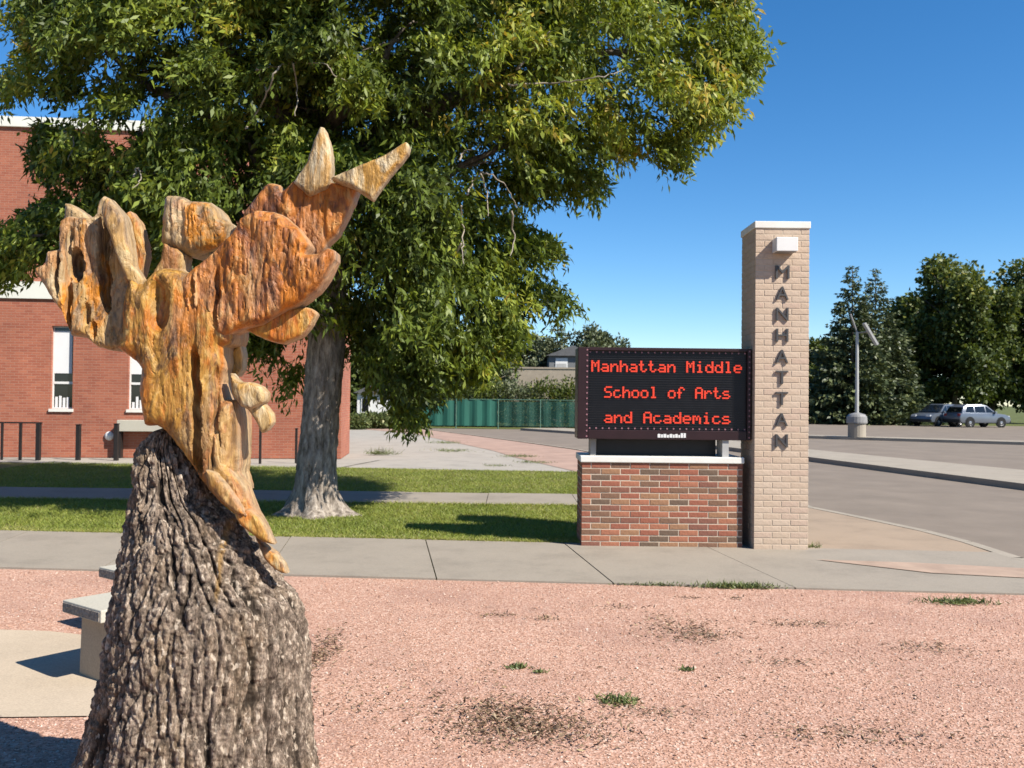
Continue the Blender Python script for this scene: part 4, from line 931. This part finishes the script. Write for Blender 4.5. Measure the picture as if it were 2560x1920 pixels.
def bush(px, py_top, Y, rx, label, seed, mat='farleaf', n=3500):
    X = at(px, 1000, Y).x; H = max(.4, at(px, py_top, Y).z); rs = np.random.default_rng(seed)
    t = empty('bush', (X, Y, 0), label, 'bush', 'bushes along the green fence')
    mb = MB()
    for k in range(6):
        a = k*1.05; mb.tube([(0, 0, -.05), (rx*.3*math.cos(a), rx*.3*math.sin(a), H*.35), (rx*.6*math.cos(a), rx*.6*math.sin(a), H*.7)], [.04, .03, .015], 5)
    mb.build('stem', MT['branch'], t)
    v = rs.normal(size=(n, 3)); v /= np.linalg.norm(v, axis=1)[:, None]; r = rs.uniform(.45, 1, n)*(1+.25*np.array([noise.noise(Vector(q)*2.2+Vector((seed, 0, 0))) for q in v]))
    P = v*r[:, None]*np.array([rx, rx*.8, H*.52]); P[:, 2] += H*.5; P[:, 2] = np.abs(P[:, 2])
    D = v+rs.normal(0, .5, (n, 3)); me = leaf_quads(P, D, rs.uniform(.12, .26, n), rs.uniform(.035, .07, n), np.clip(rs.normal(.5, .2, n), 0, 1), 'foliage'); link('foliage', me, MT[mat], t)['kind'] = 'stuff'
for i, (px, pt, Y, rx, mt, lb) in enumerate([(1130, 945, 58, 1.9, 'juniper', 'grey-green bush over the solid left end of the green fence'), (1215, 945, 58, 1.8, 'farleaf', 'dark bush over the middle of the green fence'), (1290, 955, 58, 1.7, 'juniper', 'grey-green bush below the left end of the pale wall'), (1362, 950, 58.5, 1.7, 'farleaf', 'dark bush below the middle of the pale wall'), (1435, 948, 58, 1.7, 'farleaf', 'dark bush next to the message board frame'),
                                         (1520, 960, 58, 1.8, 'farleaf', 'dark bush behind the message board support'), (930, 1035, 49.5, 1.1, 'weed', 'low bush in front of the small white house'), (990, 1030, 50, 1.1, 'weed', 'low bush between white house and green fence'), (885, 1040, 48, .7, 'weed', 'small bush at the corner of the brick school')]):
    bush(px, pt, Y, rx, lb, 40+i, mt)

# ------------------------------------------------------------------ green fence
m = NT('green_windscreen'); v = m.coord(); c_ = m.ramp(m.noise(v, 1.6, 4), [(0.3, (0.010, 0.062, 0.045)), (0.7, (0.016, 0.095, 0.068))])
tr = m.n('ShaderNodeBsdfTransparent'); mx = m.n('ShaderNodeMixShader'); m.done(c_, 0.7)
wv = m.n('ShaderNodeTexChecker'); wv.inputs['Scale'].default_value = 90; m.l(v, wv.inputs[0])
mx.inputs[0].default_value = 0.22; m.l(m.b.outputs[0], mx.inputs[1]); m.l(tr.outputs[0], mx.inputs[2]); m.l(mx.outputs[0], m.out.inputs[0])
MT['screen_green'] = m.m
m2 = NT('green_windscreen_solid'); MT['screen_solid'] = m2.done(m2.ramp(m2.noise(m2.coord((1, 1, .2)), 3, 4), [(0.3, (0.018, 0.11, 0.08)), (0.7, (0.026, 0.16, 0.115))]), .7)
MT['fpost'] = simple('green_post', (0.10, 0.21, 0.16), .5, .1)
FY = 53.6; fx0 = at(1035, 1000, FY).x
fen = empty('windscreen_fence', (fx0, FY, 0), 'green mesh windscreen fence on posts beyond the road', 'fence')
for i in range(7):
    x0, x1 = i*2.45, (i+1)*2.45; h = 1.55+.05*math.sin(i*2.1)
    b = MB(); NX = 16
    for k in range(NX):
        xa, xb = x0+.05+(x1-x0-.1)*k/NX, x0+.05+(x1-x0-.1)*(k+1)/NX; ya, yb = .04*math.sin(k*1.3+i), .04*math.sin((k+1)*1.3+i)
        b.quad((xa, ya, .08), (xb, yb, .08), (xb, yb, h), (xa, ya, h))
    b.build('screen_panel', MT['screen_solid'] if i < 2 else MT['screen_green'], fen, smooth=True)
    MB().tube([(x0, 0, -.1), (x0, 0, 1.66)], .035, 8).build('post', MT['fpost'], fen)
MB().tube([(0, 0, 1.62), (17.15, 0, 1.62)], .022, 6).build('top_rail', MT['fpost'], fen)
# ------------------------------------------------------------------ far houses
MT['beige'] = simple('beige_stucco', (0.44, 0.37, 0.29), .9, .15, 2); MT['roofgrey'] = simple('grey_shingle', (0.15, 0.15, 0.155), .9, .2, 3, .4, 20, .02)
MT['siding'] = simple('grey_siding', (0.22, 0.225, 0.23), .8, .1, 2)
h1 = empty('garden_wall', (at(1262, 1000, 69).x, 69, 0), 'long pale stucco wall above the bushes, left of the message board', 'wall')
zt = at(1350, 918, 69).z
MB().box(0, 0, 0, 6.2, .3, zt-.12).build('panel', MT['beige'], h1); MB().box(-.06, -.06, zt-.12, 6.26, .36, zt).build('coping', MT['beige'], h1)
x0 = at(1372, 1000, 70.5).x; h2 = empty('grey_house', (x0, 70.5, 0), 'small grey gabled house with one white window, beside the message board', 'house')
zw = at(1400, 888, 70.5).z; wd = 3.6
MB().box(0, 0, 0, wd, 5, zw).build('wall', MT['siding'], h2)
b = MB(); b.v = [(-.25, -.3, zw-.05), (wd+.25, -.3, zw-.05), (wd/2, -.3, zw+.75), (-.25, 5.3, zw-.05), (wd+.25, 5.3, zw-.05), (wd/2, 5.3, zw+.75)]
b.f = [(0, 1, 2), (5, 4, 3), (0, 2, 5, 3), (1, 4, 5, 2), (0, 3, 4, 1)]; b.build('roof', MT['roofgrey'], h2)
wa, wb = at(1389, 895, 70.4), at(1419, 921, 70.4)
wn = MB().box(wa.x-x0, -.05, wb.z, wb.x-x0, -.002, wa.z).build('window', MT['white'], h2); MB().box(wa.x-x0+.08, -.06, wb.z+.05, wb.x-x0-.08, -.051, (wa.z+wb.z)/2-.03).build('pane', MT['palegrey'], wn)
x0 = at(893, 1000, 55).x; h3 = empty('white_house', (x0, 55, 0), 'small white house at the corner of the brick school under hanging leaves', 'house')
MB().box(0, 0, 0, 3.0, 4, 1.95).build('wall', MT['white'], h3)
b = MB(); b.v = [(-.2, -.25, 1.93), (3.2, -.25, 1.93), (1.5, -.25, 2.75), (-.2, 4.2, 1.93), (3.2, 4.2, 1.93), (1.5, 4.2, 2.75)]; b.f = [(0, 1, 2), (5, 4, 3), (0, 2, 5, 3), (1, 4, 5, 2), (0, 3, 4, 1)]; b.build('roof', MT['roofgrey'], h3)
wn = MB().box(.25, -.05, .75, .75, -.002, 1.65).build('window', MT['white'], h3); MB().box(.31, -.06, .81, .69, -.051, 1.59).build('pane', MT['glass'], wn)

# ------------------------------------------------------------------ lamp post
lb = at(2142, 1093, 43.2); lp = empty('lamp_post', (lb.x, 43.2, 0.04), 'grey lamp post on a round concrete footing in the car park', 'lamp post')
MB().lathe([(.40, -.05), (.40, .62), (.38, .64)], k=20).build('footing', MT['kerb'], lp, smooth=False)
MB().lathe([(.46, .641), (.47, .70), (.45, .95), (.36, 1.06), (.12, 1.14)], k=20).build('collar', MT['grey'], lp)
zt = at(2142, 832, 43.2).z
MB().tube([(0, 0, 1.1), (0, 0, zt)], [.085, .065], 10).build('pole', MT['palegrey'], lp)
qa, qb = at(2126, 785, 43.2)-lp.location, at(2168, 830, 43.2)-lp.location
MB().tube([qa, (0.0, 0, zt-.04), qb], .04, 6).build('arm', MT['grey'], lp)
for a_, b_ in ((at(2160, 808, 43)-lp.location, at(2192, 862, 43)-lp.location),):
    d = (b_-a_); n_ = Vector((-d.z, 0, d.x)).normalized()*.045
    mb = MB(); y0, y1 = -.16, .14
    for y in (y0, y1): mb.v += [tuple(a_-n_+Vector((0, y, 0))), tuple(a_+n_+Vector((0, y, 0))), tuple(b_+n_*1.1+Vector((0, y, 0))), tuple(b_-n_*1.1+Vector((0, y, 0)))]
    mb.f = [(0, 1, 2, 3), (7, 6, 5, 4), (0, 4, 5, 1), (1, 5, 6, 2), (2, 6, 7, 3), (3, 7, 4, 0)]; mb.build('lamp_head', MT['palegrey'], lp)

# ------------------------------------------------------------------ parked cars
MT['car_silver'] = simple('silver_paint', (0.24, 0.265, 0.31), .28, .05, 2, .02, metal=.5); MT['car_blue'] = simple('blue_grey_paint', (0.17, 0.20, 0.25), .28, .05, 2, .02, metal=.4)
MT['tyre'] = simple('tyre', (0.018, 0.018, 0.018), .9); MT['rim'] = simple('rim', (0.5, 0.5, 0.52), .35, .1, metal=.8)
MT['taillight'] = simple('tail_light', (0.35, 0.02, 0.02), .3); MT['headlight'] = simple('head_light', (0.75, 0.77, 0.8), .15)
def car(loc, rz, paint, label):
    t = empty('parked_car', loc, label, 'car', 'cars parked under the trees', rz)
    # profile in x (front at +x), z
    low = [(-2.2, .42), (-2.25, .75), (-2.18, 1.02), (-1.95, 1.10), (1.0, 1.06), (1.75, .98), (2.18, .82), (2.25, .55), (2.15, .34), (-2.05, .34)]
    cab = [(-2.08, 1.06), (-1.82, 1.52), (-1.45, 1.70), (-.2, 1.74), (.25, 1.66), (1.05, 1.06)]
    def extr(prof, hw, mat, nm, parent, taper=0.0, ch=.06):
        bm = bmesh.new(); A = []; B = []
        for x, z in prof:
            k = hw-taper*max(0, z-1.05); A.append(bm.verts.new((x, -k, z))); B.append(bm.verts.new((x, k, z)))
        n = len(prof)
        bm.faces.new(A); bm.faces.new(B[::-1])
        for i in range(n): j = (i+1) % n; bm.faces.new((A[i], B[i], B[j], A[j]))
        bmesh.ops.recalc_face_normals(bm, faces=bm.faces[:])
        bmesh.ops.bevel(bm, geom=bm.edges[:], offset=ch, segments=2, affect='EDGES', profile=.6)
        o = MB().bm(bm).build(nm, mat, parent); o.data.shade_smooth(); o.data.set_sharp_from_angle(angle=R(40)); return o
    body = extr(low, .92, paint, 'body', t); extr(cab, .88, paint, 'cabin', t, .28)
    for s in (-1, 1):
        for (xa, xb, xc, xd) in ((-1.72, -.95, -.95, -1.52), (-.86, .02, .0, -.86), (.10, .80, .22, .10)):
            y0 = s*(.885-.28*.07); y1 = s*(.885-.28*.52)
            q = [(xa, y0, 1.13), (xb, y0, 1.13), (xc, y1, 1.58), (xd, y1, 1.58)]
            b = MB(); b.quad(*(q if s < 0 else q[::-1])); b.build('side_window', MT['glass'], t)
        for x in (-1.38, 1.38):
            wh = bpy.data.objects.new('wheel', None); col.objects.link(wh); wh.parent = t; wh.location = (x, s*.845, .35); MB().lathe([(.43, -.01), (.43, .012)], k=24).build('wheel_arch', MT['black'], wh, (0, s*.072, .02)).rotation_euler.x = R(90)
            b = MB(); n0 = []
            b.lathe([(.22, -.11), (.34, -.11), (.355, -.07), (.355, .07), (.34, .11), (.22, .11)], k=20); o = b.build('tyre', MT['tyre'], wh); o.rotation_euler.x = R(90)
            b = MB(); b.lathe([(.0, -.09), (.05, -.122), (.19, -.10), (.215, -.115), (.215, .115), (.19, .10), (.05, .122), (.0, .09)], k=10); o = b.build('rim', MT['rim'], wh); o.rotation_euler.x = R(90)
        MB().box(2.06, s*.62-.2, .74, 2.235, s*.62+.2, .88, .02).build('headlight', MT['headlight'], t)
        MB().box(-2.235, s*.72-.14, .82, -2.12, s*.72+.14, 1.02, .02).build('taillight', MT['taillight'], t)
        MB().box(.72, s*1.0-.08, 1.05, .88, s*1.0+.08, 1.2, .02).build('mirror', paint, t)
        for x in (-.45, .45): MB().box(x-.1, s*.925-.012, .95, x+.1, s*.925+.012, .98).build('door_handle', MT['rim'], t)
    b = MB(); b.quad((.335, -.69, 1.635), (1.03, -.83, 1.105), (1.03, .83, 1.105), (.335, .69, 1.635)); b.v = [(x+.025, y, z+.03) for x, y, z in b.v]; b.build('windscreen', MT['glass'], t)
    b = MB(); b.quad((-2.09, .76, 1.14), (-2.09, -.76, 1.14), (-1.87, -.66, 1.5), (-1.87, .66, 1.5)); b.v = [(x-.012, y, z+.012) for x, y, z in b.v]; b.build('rear_window', MT['glass'], t)
    MB().box(2.12, -.9, .38, 2.29, .9, .56, .03).build('bumper', MT['black'], t); MB().box(-2.29, -.9, .38, -2.12, .9, .6, .03).build('bumper', MT['black'], t)
    return t
g1 = at(2442, 1068, 70); car((g1.x, 70, -0.085), R(14), MT['car_silver'], 'silver sport utility car parked side-on, the right of the two')
g2 = at(2345, 1068, 72); car((g2.x, 72, -0.085), R(212), MT['car_blue'], 'blue-grey car, the left of the two parked under the trees')

# ------------------------------------------------------------------ weeds, litter
def weed(px, py, wx, h, n, label, wy=0.12):
    x, y = gnd(px, py); t = empty('weed', (x, y, 0.0), label, 'weed', 'weeds growing at the gravel and walk')
    p = np.c_[rng.normal(0, wx*.45, n), rng.normal(0, wy*.6, n), np.zeros(n)+.004]
    D = np.c_[rng.normal(0, .8, n), rng.normal(0, .8, n), rng.uniform(.15, 1, n)]
    me = leaf_quads(p, D, rng.uniform(h*.6, h*1.5, n), rng.uniform(.003, .007, n), np.clip(rng.normal(.45, .22, n), 0, 1), 'leaves'); link('leaves', me, MT['weed'], t)
weed(1845, 1470, .36, .055, 700, 'longest green weed at the sidewalk edge below the pillar', .05)
weed(1640, 1464, .30, .03, 260, 'thin dark weed line at the sidewalk edge below the brick base', .03)
weed(2395, 1508, .30, .045, 420, 'flat green weed in the gravel at the far right', .08)
weed(1292, 1671, .07, .03, 110, 'small dark weed left of centre in the gravel', .03)
weed(1350, 1682, .05, .02, 60, 'tiny weed just right of the small dark weed in the gravel', .02)
weed(1548, 1757, .12, .045, 170, 'pale green rosette weed in the nearest gravel', .06)
weed(1718, 1677, .05, .025, 70, 'small weed in the middle of the gravel', .02)
weed(950, 1137, .45, .22, 300, 'leafy weed clump on the pale lot beside the brick school', .2)
weed(1130, 1128, .6, .10, 300, 'dark weed patch on the pale lot behind the tree', .5)
weed(1112, 1108, .7, .10, 300, 'farthest dark weed patch on the pale lot', .5)
weed(1300, 1142, .6, .08, 300, 'weed patch at the edge of the pink path', .3)
weed(1335, 1157, .5, .07, 250, 'weed patch nearest the sign on the pale lot edge', .25)
weed(1240, 1165, .35, .05, 160, 'small weed patch just behind the rear lawn', .2)
weed(2030, 1371, .10, .07, 70, 'little weed at the right foot of the tan pillar', .05)
def litter():
    cs = [(1260, 1790, .30, .16, 900), (1330, 1830, .38, .12, 900), (800, 1640, .10, .30, 500), (1690, 1575, .28, .22, 380), (1760, 1590, .2, .1, 200), (2010, 1562, .35, .05, 160), (2330, 1625, .3, .08, 160), (1250, 1540, .12, .03, 60), (1360, 1548, .10, .03, 60), (2130, 1840, .5, .1, 300), (1640, 1785, .25, .05, 120), (1540, 1520, .2, .04, 60), (1730, 1498, .1, .02, 40), (1840, 1497, .06, .02, 30), (1970, 1660, .2, .05, 60), (900, 1760, .4, .2, 160), (1100, 1700, .8, .3, 160), (2000, 1700, 1.0, .4, 200)]
    P = []
    for px, py, sx, sy_, n in cs:
        x, y = gnd(px, py); P.append(np.c_[rng.normal(x, sx*.6, n), rng.normal(y, sy_, n), rng.uniform(.006, .016, n)])
    P = np.vstack(P); P = P[P[:, 1] < 8.2]; n = len(P); D = np.c_[rng.normal(0, 1, n), rng.normal(0, 1, n), rng.uniform(0, .5, n)]
    me = leaf_quads(P, D, rng.uniform(.015, .045, n), rng.uniform(.002, .006, n), np.clip(rng.normal(.35, .25, n), 0, 1), 'dry_litter')
    tag(link('dry_litter', me, MT['litter']), 'scattered brown dry grass and leaf scraps on the gravel', 'litter', kind='stuff')
litter()
